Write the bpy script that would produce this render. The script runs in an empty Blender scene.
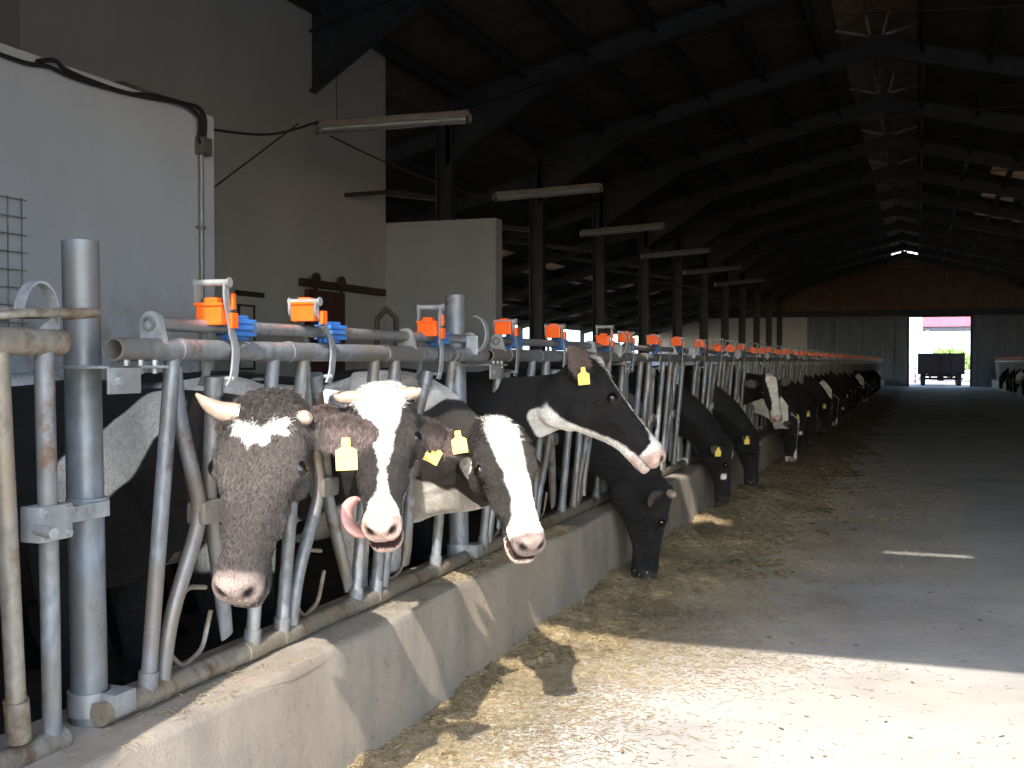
import bpy, bmesh, math, random
import numpy as np
from mathutils import Vector, Matrix
random.seed(7); rng = np.random.RandomState(11)
SC = bpy.context.scene
COL = SC.collection
V = Vector

# ------------------------------------------------------------------ camera
F = 1120.0; CAM = V((0, 0, 1.5))
PH = math.atan(22 / F); TH = math.atan(406 / F * math.cos(PH))
FW = V((-math.sin(TH) * math.cos(PH), math.cos(TH) * math.cos(PH), -math.sin(PH)))
RT = V((math.cos(TH), math.sin(TH), 0)); UP = RT.cross(FW)
cd = bpy.data.cameras.new('camera'); cd.sensor_width = 36; cd.lens = F / 1024 * 36
cd.clip_start = .05; cd.clip_end = 600
co = bpy.data.objects.new('camera', cd); COL.objects.link(co)
co.location = CAM; co.rotation_euler = (math.pi / 2 - PH, 0, TH)
SC.camera = co

def at(u, v, D): return CAM + (FW + RT * ((u - 512) / F) - UP * ((v - 384) / F)) * D
def onX(u, v, X):
    r = FW + RT * ((u - 512) / F) - UP * ((v - 384) / F)
    return CAM + r * ((X - CAM.x) / r.x)
def cdir(a, b, c):            # a right, b up, c towards the viewer
    return (RT * a + UP * b - FW * c).normalized()

# ------------------------------------------------------------------ materials
def mat(name): 
    m = bpy.data.materials.new(name); m.use_nodes = True
    nt = m.node_tree; b = nt.nodes['Principled BSDF']
    return m, nt, b
def N(nt, t, **kw):
    n = nt.nodes.new(t)
    for k, v in kw.items():
        if k in n.inputs: n.inputs[k].default_value = v
        else: setattr(n, k, v)
    return n
def ramp(nt, stops, fac):
    r = nt.nodes.new('ShaderNodeValToRGB'); e = r.color_ramp.elements
    while len(e) < len(stops): e.new(.5)
    for i, (p, c) in enumerate(stops):
        e[i].position = p; e[i].color = (*c, 1) if len(c) == 3 else c
    nt.links.new(fac, r.inputs['Fac']); return r
def noise(nt, scale, detail=6, rough=.6, coords='Object', stretch=None, dist=0):
    tc = nt.nodes.new('ShaderNodeTexCoord'); n = nt.nodes.new('ShaderNodeTexNoise')
    n.inputs['Scale'].default_value = scale; n.inputs['Detail'].default_value = detail
    n.inputs['Roughness'].default_value = rough; n.inputs['Distortion'].default_value = dist
    src = tc.outputs[coords]
    if stretch:
        mp = nt.nodes.new('ShaderNodeMapping'); mp.inputs['Scale'].default_value = stretch
        nt.links.new(src, mp.inputs['Vector']); src = mp.outputs['Vector']
    nt.links.new(src, n.inputs['Vector']); return n
def bump(nt, b, h, strength=.3, dist=.01):
    bp = nt.nodes.new('ShaderNodeBump'); bp.inputs['Strength'].default_value = strength
    bp.inputs['Distance'].default_value = dist
    nt.links.new(h, bp.inputs['Height']); nt.links.new(bp.outputs['Normal'], b.inputs['Normal'])
def mix(nt, fac, a, b, mode='MIX'):
    m = nt.nodes.new('ShaderNodeMix'); m.data_type = 'RGBA'; m.blend_type = mode
    for s, v in ((0, fac), (6, a), (7, b)):
        if hasattr(v, 'is_output') or hasattr(v, 'links'): nt.links.new(v, m.inputs[s])
        else: m.inputs[s].default_value = v if s == 0 else (*v, 1)
    return m.outputs[2]

def simple(name, col, rough=.6, metal=0., var=.25, scale=12, spec=.5, bmp=0., stretch=None):
    m, nt, b = mat(name)
    n = noise(nt, scale, stretch=stretch)
    lo = tuple(c * (1 - var) for c in col); hi = tuple(min(1, c * (1 + var)) for c in col)
    r = ramp(nt, [(.3, lo), (.7, hi)], n.outputs['Fac'])
    nt.links.new(r.outputs['Color'], b.inputs['Base Color'])
    b.inputs['Roughness'].default_value = rough; b.inputs['Metallic'].default_value = metal
    b.inputs['Specular IOR Level'].default_value = spec
    if bmp: bump(nt, b, n.outputs['Fac'], bmp)
    return m

def make_galv(name, rust, base=(.36, .37, .38), grime=(.30, .27, .22)):
    m, nt, b = mat(name)
    n1 = noise(nt, 30, 6, .65, 'Object', (1, 1, .5)); n2 = noise(nt, 7, 8, .7); n3 = noise(nt, 3, 5, .6)
    c = ramp(nt, [(.25, tuple(x * .55 for x in base)), (.5, base), (.75, tuple(min(1, x * 1.45) for x in base))], n1.outputs['Fac'])
    g = ramp(nt, [(.42, (0, 0, 0)), (.62, (1, 1, 1))], n3.outputs['Fac'])
    c2 = mix(nt, g.outputs['Color'], c.outputs['Color'], grime)
    rr = ramp(nt, [(.60 - rust * .18, (0, 0, 0)), (.68 - rust * .12, (1, 1, 1))], n2.outputs['Fac'])
    c3 = mix(nt, rr.outputs['Color'], c2, (.14, .085, .05))
    nt.links.new(c3, b.inputs['Base Color'])
    b.inputs['Metallic'].default_value = .35
    rg = ramp(nt, [(.3, (.32,) * 3), (.7, (.6,) * 3)], n2.outputs['Fac'])
    nt.links.new(rg.outputs['Color'], b.inputs['Roughness'])
    bump(nt, b, n1.outputs['Fac'], .12, .002)
    return m

def make_concrete(name, base, dark, warm, scale=1.6, bs=.35, vertical=False):
    m, nt, b = mat(name)
    st = (1, 1, .35) if vertical else None
    n1 = noise(nt, scale, 9, .68, stretch=st); n2 = noise(nt, scale * 9, 8, .7); n3 = noise(nt, scale * .45, 6, .6); n4 = noise(nt, 140, 4, .7)
    c = ramp(nt, [(.3, dark), (.62, base)], n1.outputs['Fac'])
    w = ramp(nt, [(.45, (0, 0, 0)), (.7, (1, 1, 1))], n3.outputs['Fac'])
    c2 = mix(nt, w.outputs['Color'], c.outputs['Color'], warm)
    sp = ramp(nt, [(.25, (.55,) * 3), (.42, (1,) * 3), (.62, (1,) * 3), (.8, (1.25,) * 3)], n2.outputs['Fac'])
    c3 = mix(nt, 1.0, c2, sp.outputs['Color'], 'MULTIPLY')
    nt.links.new(c3, b.inputs['Base Color'])
    b.inputs['Roughness'].default_value = .85; b.inputs['Specular IOR Level'].default_value = .25
    a = nt.nodes.new('ShaderNodeMath'); a.operation = 'ADD'
    nt.links.new(n2.outputs['Fac'], a.inputs[0]); nt.links.new(n4.outputs['Fac'], a.inputs[1])
    bump(nt, b, a.outputs[0], bs, .01)
    return m

M = {}
M['galv'] = make_galv('galvanised_steel', .2, (.20, .215, .235), (.18, .16, .135))
M['galv_post'] = make_galv('galvanised_post', -.1, (.20, .228, .262), (.17, .165, .155))
M['galv_rusty'] = make_galv('rusty_galvanised', .55, (.235, .215, .18), (.25, .20, .14))
M['zinc'] = make_galv('bright_zinc', -.1, (.33, .345, .36), (.27, .265, .25))
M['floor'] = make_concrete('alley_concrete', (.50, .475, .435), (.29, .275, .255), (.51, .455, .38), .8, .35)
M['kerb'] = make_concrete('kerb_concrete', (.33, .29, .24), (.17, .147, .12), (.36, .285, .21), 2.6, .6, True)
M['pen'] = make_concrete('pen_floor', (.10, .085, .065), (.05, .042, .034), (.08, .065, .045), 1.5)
M['ground'] = make_concrete('yard_ground', (.50, .44, .36), (.40, .34, .27), (.5, .42, .32), .4)

def make_wall(name, base, stain, amount):
    m, nt, b = mat(name)
    n1 = noise(nt, .8, 8, .65, stretch=(1, 1, .5)); n2 = noise(nt, 5, 8, .7); n3 = noise(nt, 60, 4)
    c = ramp(nt, [(.3, tuple(x * .86 for x in base)), (.65, base)], n1.outputs['Fac'])
    ge = nt.nodes.new('ShaderNodeNewGeometry'); sx = nt.nodes.new('ShaderNodeSeparateXYZ'); nt.links.new(ge.outputs['Position'], sx.inputs[0])
    mr = nt.nodes.new('ShaderNodeMapRange'); mr.inputs['From Min'].default_value = 2.15; mr.inputs['From Max'].default_value = 1.5
    nt.links.new(sx.outputs['Z'], mr.inputs['Value'])
    mu = nt.nodes.new('ShaderNodeMath'); mu.operation = 'MULTIPLY'
    st = ramp(nt, [(.38, (0, 0, 0)), (.6, (1, 1, 1))], n2.outputs['Fac'])
    nt.links.new(mr.outputs['Result'], mu.inputs[0]); nt.links.new(st.outputs['Color'], mu.inputs[1])
    mu2 = nt.nodes.new('ShaderNodeMath'); mu2.operation = 'MULTIPLY'; mu2.inputs[1].default_value = amount
    nt.links.new(mu.outputs[0], mu2.inputs[0])
    nt.links.new(mix(nt, mu2.outputs[0], c.outputs['Color'], stain), b.inputs['Base Color'])
    b.inputs['Roughness'].default_value = .9; b.inputs['Specular IOR Level'].default_value = .2
    bump(nt, b, n3.outputs['Fac'], .15, .004)
    return m
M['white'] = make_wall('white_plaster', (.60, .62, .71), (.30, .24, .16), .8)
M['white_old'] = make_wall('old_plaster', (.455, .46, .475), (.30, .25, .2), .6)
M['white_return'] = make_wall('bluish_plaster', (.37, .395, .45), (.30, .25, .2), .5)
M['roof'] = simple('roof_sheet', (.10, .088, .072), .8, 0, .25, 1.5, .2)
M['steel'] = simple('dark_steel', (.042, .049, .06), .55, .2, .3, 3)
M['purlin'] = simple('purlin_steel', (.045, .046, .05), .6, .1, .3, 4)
M['orange'] = simple('orange_plastic', (.85, .115, .012), .35, 0, .1, 20)
M['blue'] = simple('blue_plastic', (.05, .16, .44), .4, 0, .2, 20)
M['black'] = simple('black_rubber', (.02, .02, .022), .6, 0, .3, 30)
M['lamp'] = simple('lamp_casing', (.13, .118, .105), .5, 0, .3, 6)
M['lamp_lens'] = simple('lamp_cover', (.19, .20, .215), .3, 0, .1, 4)
M['maroon'] = simple('maroon_door', (.07, .022, .02), .6, 0, .3, 6)
M['rustbar'] = simple('rusted_bar', (.05, .03, .022), .7, .1, .4, 30)
M['tag'] = simple('yellow_tag', (.86, .62, .12), .4, 0, .08, 30)
M['horn'] = simple('horn', (.33, .245, .185), .45, 0, .25, 25, bmp=.1)
M['tongue'] = simple('tongue_skin', (.62, .33, .28), .3, 0, .15, 40, bmp=.1)
M['brown'] = simple('brown_boards', (.20, .115, .08), .75, 0, .25, 1.2, stretch=(6, 1, 1))
M['greypanel'] = simple('grey_panels', (.18, .22, .28), .5, .1, .3, 1.5, stretch=(3, 3, .3))
M['lightwall'] = simple('pale_wall', (.55, .56, .6), .8, 0, .1, 1)
M['trailer'] = simple('trailer_paint', (.022, .013, .012), .6, 0, .3, 3)
M['redroof'] = simple('pink_roof', (.40, .10, .14), .6, 0, .1, 3)
M['leaf'] = simple('foliage', (.16, .26, .06), .7, 0, .5, 3)
M['hill'] = simple('hill', (.42, .50, .52), .9, 0, .1, .05)
M['bark'] = simple('bark', (.10, .07, .05), .9, 0, .3, 10)

def make_eye():
    m, nt, b = mat('cow_eye'); b.inputs['Base Color'].default_value = (.008, .006, .006, 1)
    n = noise(nt, 40); r = ramp(nt, [(.3, (.004, .003, .003)), (.8, (.009, .006, .005))], n.outputs['Fac'])
    nt.links.new(r.outputs['Color'], b.inputs['Base Color']); b.inputs['Roughness'].default_value = .06
    return m
M['eye'] = make_eye()
def make_sky(nm, fac):
    m, nt, b = mat(nm)
    n = noise(nt, 2.0); r = ramp(nt, [(.3, (.20, .14, .10)), (.7, (.42, .32, .24))], n.outputs['Fac'])
    tr = nt.nodes.new('ShaderNodeBsdfTranslucent'); nt.links.new(r.outputs['Color'], tr.inputs['Color'])
    mx = nt.nodes.new('ShaderNodeMixShader'); mx.inputs[0].default_value = fac
    nt.links.new(b.outputs[0], mx.inputs[1]); nt.links.new(tr.outputs[0], mx.inputs[2])
    nt.links.new(r.outputs['Color'], b.inputs['Base Color']); b.inputs['Roughness'].default_value = .6
    nt.links.new(mx.outputs[0], nt.nodes['Material Output'].inputs[0])
    return m
M['skylight'] = make_sky('skylight_sheet', .3)
M['ridge'] = make_sky('ridge_sheet', .045)
def make_coat():
    m, nt, b = mat('cow_coat')
    a = nt.nodes.new('ShaderNodeVertexColor'); a.layer_name = 'coat'
    n = noise(nt, 45, 5, .7, stretch=(1, 1, 1)); n2 = noise(nt, 260, 3, .7); n3 = noise(nt, 9, 4, .6)
    r = ramp(nt, [(.25, (.62,) * 3), (.75, (1.35,) * 3)], n2.outputs['Fac'])
    c = mix(nt, 1., a.outputs['Color'], r.outputs['Color'], 'MULTIPLY')
    r3 = ramp(nt, [(.3, (.75,) * 3), (.7, (1.2,) * 3)], n3.outputs['Fac'])
    c = mix(nt, 1., c, r3.outputs['Color'], 'MULTIPLY')
    n5 = noise(nt, 190, 4, .75, stretch=(1, 1, .16)); r5 = ramp(nt, [(.3, (.68,) * 3), (.7, (1.3,) * 3)], n5.outputs['Fac'])
    c = mix(nt, 1., c, r5.outputs['Color'], 'MULTIPLY')
    nt.links.new(c, b.inputs['Base Color'])
    mr = nt.nodes.new('ShaderNodeMapRange'); mr.inputs['From Min'].default_value = 0; mr.inputs['From Max'].default_value = 1
    mr.inputs['To Min'].default_value = .62; mr.inputs['To Max'].default_value = .25
    nt.links.new(a.outputs['Alpha'], mr.inputs['Value']); nt.links.new(mr.outputs['Result'], b.inputs['Roughness'])
    b.inputs['Specular IOR Level'].default_value = .18
    b.inputs['Sheen Weight'].default_value = .05; b.inputs['Sheen Roughness'].default_value = .45
    b.inputs['Sheen Tint'].default_value = (.9, .85, .8, 1)
    ad = nt.nodes.new('ShaderNodeMath'); ad.operation = 'ADD'
    nt.links.new(n.outputs['Fac'], ad.inputs[0]); nt.links.new(n5.outputs['Fac'], ad.inputs[1])
    bump(nt, b, ad.outputs[0], .8, .008)
    return m
M['coat'] = make_coat()
def make_straw(name, a, b_, c_):
    m, nt, b = mat(name)
    n = noise(nt, 23, 5, .7); r = ramp(nt, [(.3, a), (.5, b_), (.72, c_)], n.outputs['Fac'])
    n2 = noise(nt, 1.1, 5); r2 = ramp(nt, [(.35, (.6,) * 3), (.65, (1.2,) * 3)], n2.outputs['Fac'])
    nt.links.new(mix(nt, 1., r.outputs['Color'], r2.outputs['Color'], 'MULTIPLY'), b.inputs['Base Color'])
    b.inputs['Roughness'].default_value = .75; bump(nt, b, n.outputs['Fac'], .8, .015)
    return m
M['straw'] = make_straw('straw_blades', (.28, .205, .105), (.44, .345, .20), (.62, .51, .33))
M['silage'] = make_straw('chopped_feed', (.11, .078, .042), (.25, .185, .10), (.45, .355, .21))

# ------------------------------------------------------------------ mesh helpers
def link(name, bm, m, parent=None, smooth=False):
    me = bpy.data.meshes.new(name)
    bmesh.ops.recalc_face_normals(bm, faces=bm.faces[:]); bm.to_mesh(me); bm.free()
    me.materials.append(M[m] if isinstance(m, str) else m)
    if smooth:
        for p in me.polygons: p.use_smooth = True
        try: me.set_sharp_from_angle(angle=math.radians(40))
        except Exception: pass
    o = bpy.data.objects.new(name, me); COL.objects.link(o)
    if parent:
        o.parent = parent; o.matrix_parent_inverse = Matrix()
        pw = parent
        off = V((0, 0, 0))
        while pw: off += pw.location; pw = pw.parent
        o.location = -off          # mesh data is in world coordinates
    return o
def tag(o, label, cat, group=None, kind=None):
    if label: o['label'] = label
    if cat: o['category'] = cat
    if group: o['group'] = group
    if kind: o['kind'] = kind
    return o
def empty(name, loc, label, cat, group=None):
    o = bpy.data.objects.new(name, None); COL.objects.link(o); o.location = loc
    o.empty_display_size = .1
    return tag(o, label, cat, group)
def struct(name, bm, m, label=None, cat=None, group=None, parent=None, smooth=False):
    o = link(name, bm, m, parent, smooth); 
    if not parent:
        o['kind'] = 'structure'
        tag(o, label, cat, group)
    return o
def dup(root, dv, label=None, group=None):
    r = root.copy(); COL.objects.link(r); r.location = root.location + V(dv)
    if label: r['label'] = label
    if group: r['group'] = group
    for ch in root.children:
        c = ch.copy(); COL.objects.link(c); c.parent = r
        for g in ch.children:
            d = g.copy(); COL.objects.link(d); d.parent = c
    return r

def box(bm, lo, hi, bev=0., mtx=None):
    lo = V(lo); hi = V(hi); s = hi - lo; c = (lo + hi) / 2
    mt = Matrix.Translation(c) @ Matrix.Diagonal((s.x, s.y, s.z, 1))
    if mtx: mt = mtx @ mt
    r = bmesh.ops.create_cube(bm, size=1, matrix=mt)
    if bev:
        es = list({e for v in r['verts'] for e in v.link_edges})
        bmesh.ops.bevel(bm, geom=es, offset=bev, segments=2, affect='EDGES', profile=.7)
def bar(bm, a, b, w, h, upv=V((0, 0, 1)), bev=0.):     # rectangular bar from a to b, w sideways, h along upv
    a = V(a); b = V(b); d = (b - a); L = d.length; d.normalize()
    s = d.cross(upv).normalized(); u = s.cross(d)
    mt = Matrix(((s.x, d.x, u.x, 0), (s.y, d.y, u.y, 0), (s.z, d.z, u.z, 0), (0, 0, 0, 1)))
    mt = Matrix.Translation((a + b) / 2) @ mt
    box(bm, (-w / 2, -L / 2, -h / 2), (w / 2, L / 2, h / 2), bev, mt)
def ring_frames(pts):
    n = len(pts); T = []
    for i in range(n):
        a = pts[max(0, i - 1)]; b = pts[min(n - 1, i + 1)]
        T.append((b - a).normalized())
    u = V((0, 0, 1)) if abs(T[0].z) < .9 else V((1, 0, 0))
    out = []
    for t in T:
        s = t.cross(u).normalized(); u = s.cross(t).normalized(); out.append((s, u))
    return out
def tube(bm, pts, r, seg=12, inner=None, flat=None):
    """swept round tube; r a number or list; inner: inner radius for an open end; flat: per point (a,b) scale"""
    pts = [V(p) for p in pts]; fr = ring_frames(pts); n = len(pts)
    rs = r if isinstance(r, (list, tuple)) else [r] * n
    rings = []
    for i, p in enumerate(pts):
        s, u = fr[i]; fa, fb = flat[i] if flat else (1, 1)
        rings.append([bm.verts.new(p + s * (math.cos(k * 2 * math.pi / seg) * rs[i] * fa) + u * (math.sin(k * 2 * math.pi / seg) * rs[i] * fb)) for k in range(seg)])
    for i in range(n - 1):
        for k in range(seg):
            bm.faces.new((rings[i][k], rings[i][(k + 1) % seg], rings[i + 1][(k + 1) % seg], rings[i + 1][k]))
    def cap(i, sgn):
        if inner:
            s, u = fr[i]; t = s.cross(u); p = pts[i]
            inw = -(pts[1] - pts[0]).normalized() * -1 if i == 0 else -(pts[-1] - pts[-2]).normalized()
            a = [bm.verts.new(p + (s * math.cos(k * 2 * math.pi / seg) + u * math.sin(k * 2 * math.pi / seg)) * inner) for k in range(seg)]
            b = [bm.verts.new(v.co + inw * .15) for v in a]
            for k in range(seg):
                k2 = (k + 1) % seg
                bm.faces.new((rings[i][k], rings[i][k2], a[k2], a[k])); bm.faces.new((a[k], a[k2], b[k2], b[k]))
            bm.faces.new(b)
        else: bm.faces.new(rings[i])
    cap(0, -1); cap(n - 1, 1)
def smooth_path(pts, k=4):
    pts = [V(p) for p in pts]; out = []
    for i in range(len(pts) - 1):
        p0 = pts[max(i - 1, 0)]; p1 = pts[i]; p2 = pts[i + 1]; p3 = pts[min(i + 2, len(pts) - 1)]
        for j in range(k):
            t = j / k
            out.append(.5 * ((2 * p1) + (p2 - p0) * t + (2 * p0 - 5 * p1 + 4 * p2 - p3) * t * t + (3 * p1 - p0 - 3 * p2 + p3) * t ** 3))
    out.append(pts[-1]); return out
def fillet(pts, r=.05, k=4):
    pts = [V(p) for p in pts]; out = [pts[0]]
    for i in range(1, len(pts) - 1):
        a = (pts[i - 1] - pts[i]); b = (pts[i + 1] - pts[i]); rr = min(r, a.length * .45, b.length * .45)
        A = pts[i] + a.normalized() * rr; B = pts[i] + b.normalized() * rr
        for j in range(k + 1):
            t = j / k; out.append(A * (1 - t) ** 2 + pts[i] * 2 * t * (1 - t) + B * t * t)
    out.append(pts[-1]); return out
def prism(bm, outline, d):          # outline list of Vector, extruded by vector d
    a = [bm.verts.new(p) for p in outline]; b = [bm.verts.new(p + d) for p in outline]; n = len(a)
    bm.faces.new(a); bm.faces.new(b[::-1])
    for i in range(n): bm.faces.new((a[i], b[i], b[(i + 1) % n], a[(i + 1) % n]))
def strap(bm, pts, w, th, wdir):    # flat strip following pts; width along wdir, thickness th
    pts = [V(p) for p in pts]; n = len(pts); wdir = V(wdir).normalized(); R = []
    for i in range(n):
        t = (pts[min(n - 1, i + 1)] - pts[max(0, i - 1)]).normalized(); nn = t.cross(wdir).normalized()
        ww = w[i] if isinstance(w, (list, tuple)) else w
        R.append([bm.verts.new(pts[i] + wdir * (sx * ww / 2) + nn * (sy * th / 2)) for sx, sy in ((-1, -1), (1, -1), (1, 1), (-1, 1))])
    for i in range(n - 1):
        for k in range(4): bm.faces.new((R[i][k], R[i][(k + 1) % 4], R[i + 1][(k + 1) % 4], R[i + 1][k]))
    bm.faces.new(R[0]); bm.faces.new(R[-1])
def cyl(bm, a, b, r, seg=16): tube(bm, [a, b], r, seg)
def new(): return bmesh.new()
# ------------------------------------------------------------------ SETTING
XK = -1.95            # front face of the feed kerb
XW = -5.55            # white side wall
XB = -7.5             # big rear wall
YE = 73.0             # far gable wall
RX, RZ = -.8, 7.95    # ridge
XL, ZL = -7.75, 6.25  # left column line / roof height there
XR, ZR = 6.6, 6.15
XO, ZO = -17.0, 3.35  # outer eave of the side aisle
Y0 = 1.1              # roof front edge
XF = -1.74            # added sun-blocking part of the front ends here
ZH = 4.22             # lower edge of the front gable boarding

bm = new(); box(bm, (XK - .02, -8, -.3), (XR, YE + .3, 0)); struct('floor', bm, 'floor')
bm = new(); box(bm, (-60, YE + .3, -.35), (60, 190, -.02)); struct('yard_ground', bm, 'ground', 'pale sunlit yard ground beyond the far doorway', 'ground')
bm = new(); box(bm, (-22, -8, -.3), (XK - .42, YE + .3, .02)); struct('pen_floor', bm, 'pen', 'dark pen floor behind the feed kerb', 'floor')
# kerb with a worn rounded front edge
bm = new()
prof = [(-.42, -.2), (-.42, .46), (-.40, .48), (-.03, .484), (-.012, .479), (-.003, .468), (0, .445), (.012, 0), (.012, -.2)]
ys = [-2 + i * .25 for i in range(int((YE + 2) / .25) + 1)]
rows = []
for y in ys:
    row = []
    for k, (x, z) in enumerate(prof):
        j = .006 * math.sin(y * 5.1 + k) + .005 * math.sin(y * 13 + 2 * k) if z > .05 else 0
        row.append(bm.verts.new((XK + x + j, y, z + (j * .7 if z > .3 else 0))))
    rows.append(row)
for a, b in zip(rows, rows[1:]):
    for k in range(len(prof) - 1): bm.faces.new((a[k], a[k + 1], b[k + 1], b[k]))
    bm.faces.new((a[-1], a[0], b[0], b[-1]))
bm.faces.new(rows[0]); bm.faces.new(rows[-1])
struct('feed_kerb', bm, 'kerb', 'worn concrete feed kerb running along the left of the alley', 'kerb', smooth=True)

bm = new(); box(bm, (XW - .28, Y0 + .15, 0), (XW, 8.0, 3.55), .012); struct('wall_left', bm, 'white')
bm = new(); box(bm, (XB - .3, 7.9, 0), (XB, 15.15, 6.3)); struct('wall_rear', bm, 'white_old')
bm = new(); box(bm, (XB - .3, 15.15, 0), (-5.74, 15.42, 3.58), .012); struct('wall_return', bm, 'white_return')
bm = new(); box(bm, (XR, Y0, -.2), (XR + .25, YE, ZR)); struct('wall_right', bm, 'greypanel')
# unseen front gable boarding; closed left part added to keep sun off the pens
def roof_z(x):
    if x < XL: return ZL - .5 + (x - XL) * ((ZL - .5 - ZO) / (XL - XO))
    if x < RX: return RZ + (x - RX) * ((RZ - ZL) / (RX - XL))
    return RZ - (x - RX) * ((RZ - ZR) / (XR - RX))
bm = new()
def clipz(poly, z, keep_below):
    out = []
    for (x0, z0), (x1, z1) in zip(poly, poly[1:] + poly[:1]):
        a, b = (z0 <= z) == keep_below or z0 == z, (z1 <= z) == keep_below or z1 == z
        if a: out.append((x0, z0))
        if a != b: t = (z - z0) / (z1 - z0); out.append((x0 + (x1 - x0) * t, z))
    return out
gp_ = [(XF, ZH), (XR, ZH), (XR, ZR), (RX, RZ), (XF, roof_z(XF))]
SZ0, SZ1 = 7.02, 7.18     # slit added right of the ridge to drop a sun streak on the floor
for pl in (clipz(gp_, SZ0, True), clipz(gp_, SZ1, False), [(XF, SZ0), (1.18, SZ0), (1.18, SZ1), (XF, SZ1)], [(1.82, SZ0), (2.5, SZ0), (2.05, SZ1), (1.82, SZ1)]):
    prism(bm, [V((x, Y0, z)) for x, z in pl], V((0, -.12, 0)))
prism(bm, [V((x, Y0, z)) for x, z in [(XO, -.2), (XF, -.2), (XF, roof_z(XF)), (XL, ZL), (XL, ZL - .5), (XO, ZO)]], V((0, -.12, 0)))
struct('wall_front_shade', bm, 'greypanel')
# far gable wall with the doorway: masonry panels, boards above
D0, D1, DZ = -.55, 3.0, 4.32
def wallseg(name, x0, x1, z0, z1, m, y=YE): 
    bm = new(); box(bm, (x0, y, z0), (x1, y + .25, z1)); return struct(name, bm, m)
wallseg('wall_far', XO, -9.8, -.1, 4.5, 'lightwall')
wallseg('wall_far', -9.8, -6.6, -.1, 4.35, 'lightwall')
wallseg('wall_far', D0 - .75, D0, -.1, 4.35, 'greypanel')
wallseg('wall_far', D1, XR, -.1, 4.35, 'greypanel')
wallseg('wall_far', -6.6, D0 - .75, -.1, 4.35, 'greypanel', YE + .05)
bm = new(); box(bm, (XO, YE - .1, 4.33), (XR, YE + .3, 4.72)); struct('trim_1', bm, 'steel')
bm = new(); prism(bm, [V((x, YE + .02, z)) for x, z in [(XO, 4.7), (XR, 4.7), (XR, ZR + .1), (RX, RZ + .02), (XL, ZL - .02), (XO, ZO)]], V((0, .2, 0))); struct('wall_far_gable', bm, 'brown')
for x0, x1 in ((-6.5, -4.95), (-4.85, -3.3), (-3.2, -1.4), (3.55, 4.75), (4.85, 6.2)):
    bm = new()
    box(bm, (x0, YE - .06, .6), (x1, YE + .02, 4.25), .02)
    for i in range(1, 5): 
        x = x0 + (x1 - x0) * i / 5; box(bm, (x - .02, YE - .1, .65), (x + .02, YE - .05, 4.2))
    struct('wall_panel', bm, 'greypanel', 'grey ribbed sheet panel on the far gable wall', 'wall panel', 'grey sheet panels on the far wall')
# door frame
bm = new(); box(bm, (D0 - .08, YE - .06, 0), (D0 + .04, YE + .3, DZ)); box(bm, (D1 - .04, YE - .06, 0), (D1 + .08, YE + .3, DZ)); box(bm, (D0 - .08, YE - .06, DZ - .08), (D1 + .08, YE + .3, DZ + .08))
struct('door_1', bm, 'steel')

# roof: two main slopes, the side aisle and a translucent ridge cap
def slope(name, x0, z0, x1, z1, m, th=.07, y0=Y0 - .12, y1=YE + .4):
    bm = new(); n = 260 if False else 1
    prism(bm, [V((x0, y0, z0)), V((x1, y0, z1)), V((x1, y0, z1 + th)), V((x0, y0, z0 + th))], V((0, y1 - y0, 0)))
    return struct(name, bm, m)
gap = .75
zl = RZ - gap * (RZ - ZL) / (RX - XL); zr = RZ - gap * (RZ - ZR) / (XR - RX)
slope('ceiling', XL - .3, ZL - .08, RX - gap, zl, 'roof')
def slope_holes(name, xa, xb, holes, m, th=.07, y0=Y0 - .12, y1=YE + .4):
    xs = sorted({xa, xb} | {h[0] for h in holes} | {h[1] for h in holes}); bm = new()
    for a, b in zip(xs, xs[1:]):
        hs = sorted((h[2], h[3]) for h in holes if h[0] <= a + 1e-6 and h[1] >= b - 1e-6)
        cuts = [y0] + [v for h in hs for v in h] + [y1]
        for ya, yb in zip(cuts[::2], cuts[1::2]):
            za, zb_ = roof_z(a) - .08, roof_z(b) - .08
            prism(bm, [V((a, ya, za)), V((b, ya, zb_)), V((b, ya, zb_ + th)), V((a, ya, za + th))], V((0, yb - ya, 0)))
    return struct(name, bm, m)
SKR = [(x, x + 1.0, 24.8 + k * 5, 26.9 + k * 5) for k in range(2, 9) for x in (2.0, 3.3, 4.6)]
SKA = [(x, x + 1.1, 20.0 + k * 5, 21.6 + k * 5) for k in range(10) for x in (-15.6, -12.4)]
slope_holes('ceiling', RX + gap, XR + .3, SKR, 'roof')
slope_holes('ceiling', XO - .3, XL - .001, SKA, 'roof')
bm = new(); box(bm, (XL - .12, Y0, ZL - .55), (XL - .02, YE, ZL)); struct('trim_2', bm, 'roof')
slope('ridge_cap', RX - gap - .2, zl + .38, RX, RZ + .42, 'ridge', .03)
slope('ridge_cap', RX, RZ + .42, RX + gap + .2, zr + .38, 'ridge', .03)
for s in (-1, 1):
    bm = new(); x = RX + s * (gap + .05); box(bm, (x - .03, Y0, zl), (x + .03, YE, zl + .42)); struct('ridge_upstand', bm, 'roof', 'dark upstand along the %s of the ridge opening' % ('left' if s < 0 else 'right'), 'roof trim')

# skylight strips let into the right slope and the side aisle
def skyl(x0, x1, y0, y1, grp, lab):
    bm = new(); z0, z1 = roof_z(x0) - .06, roof_z(x1) - .06
    prism(bm, [V((x0, y0, z0)), V((x1, y0, z1)), V((x1, y0, z1 + .03)), V((x0, y0, z0 + .03))], V((0, y1 - y0, 0)))
    o = struct('skylight', bm, 'skylight', lab, 'skylight', grp); return o
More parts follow.
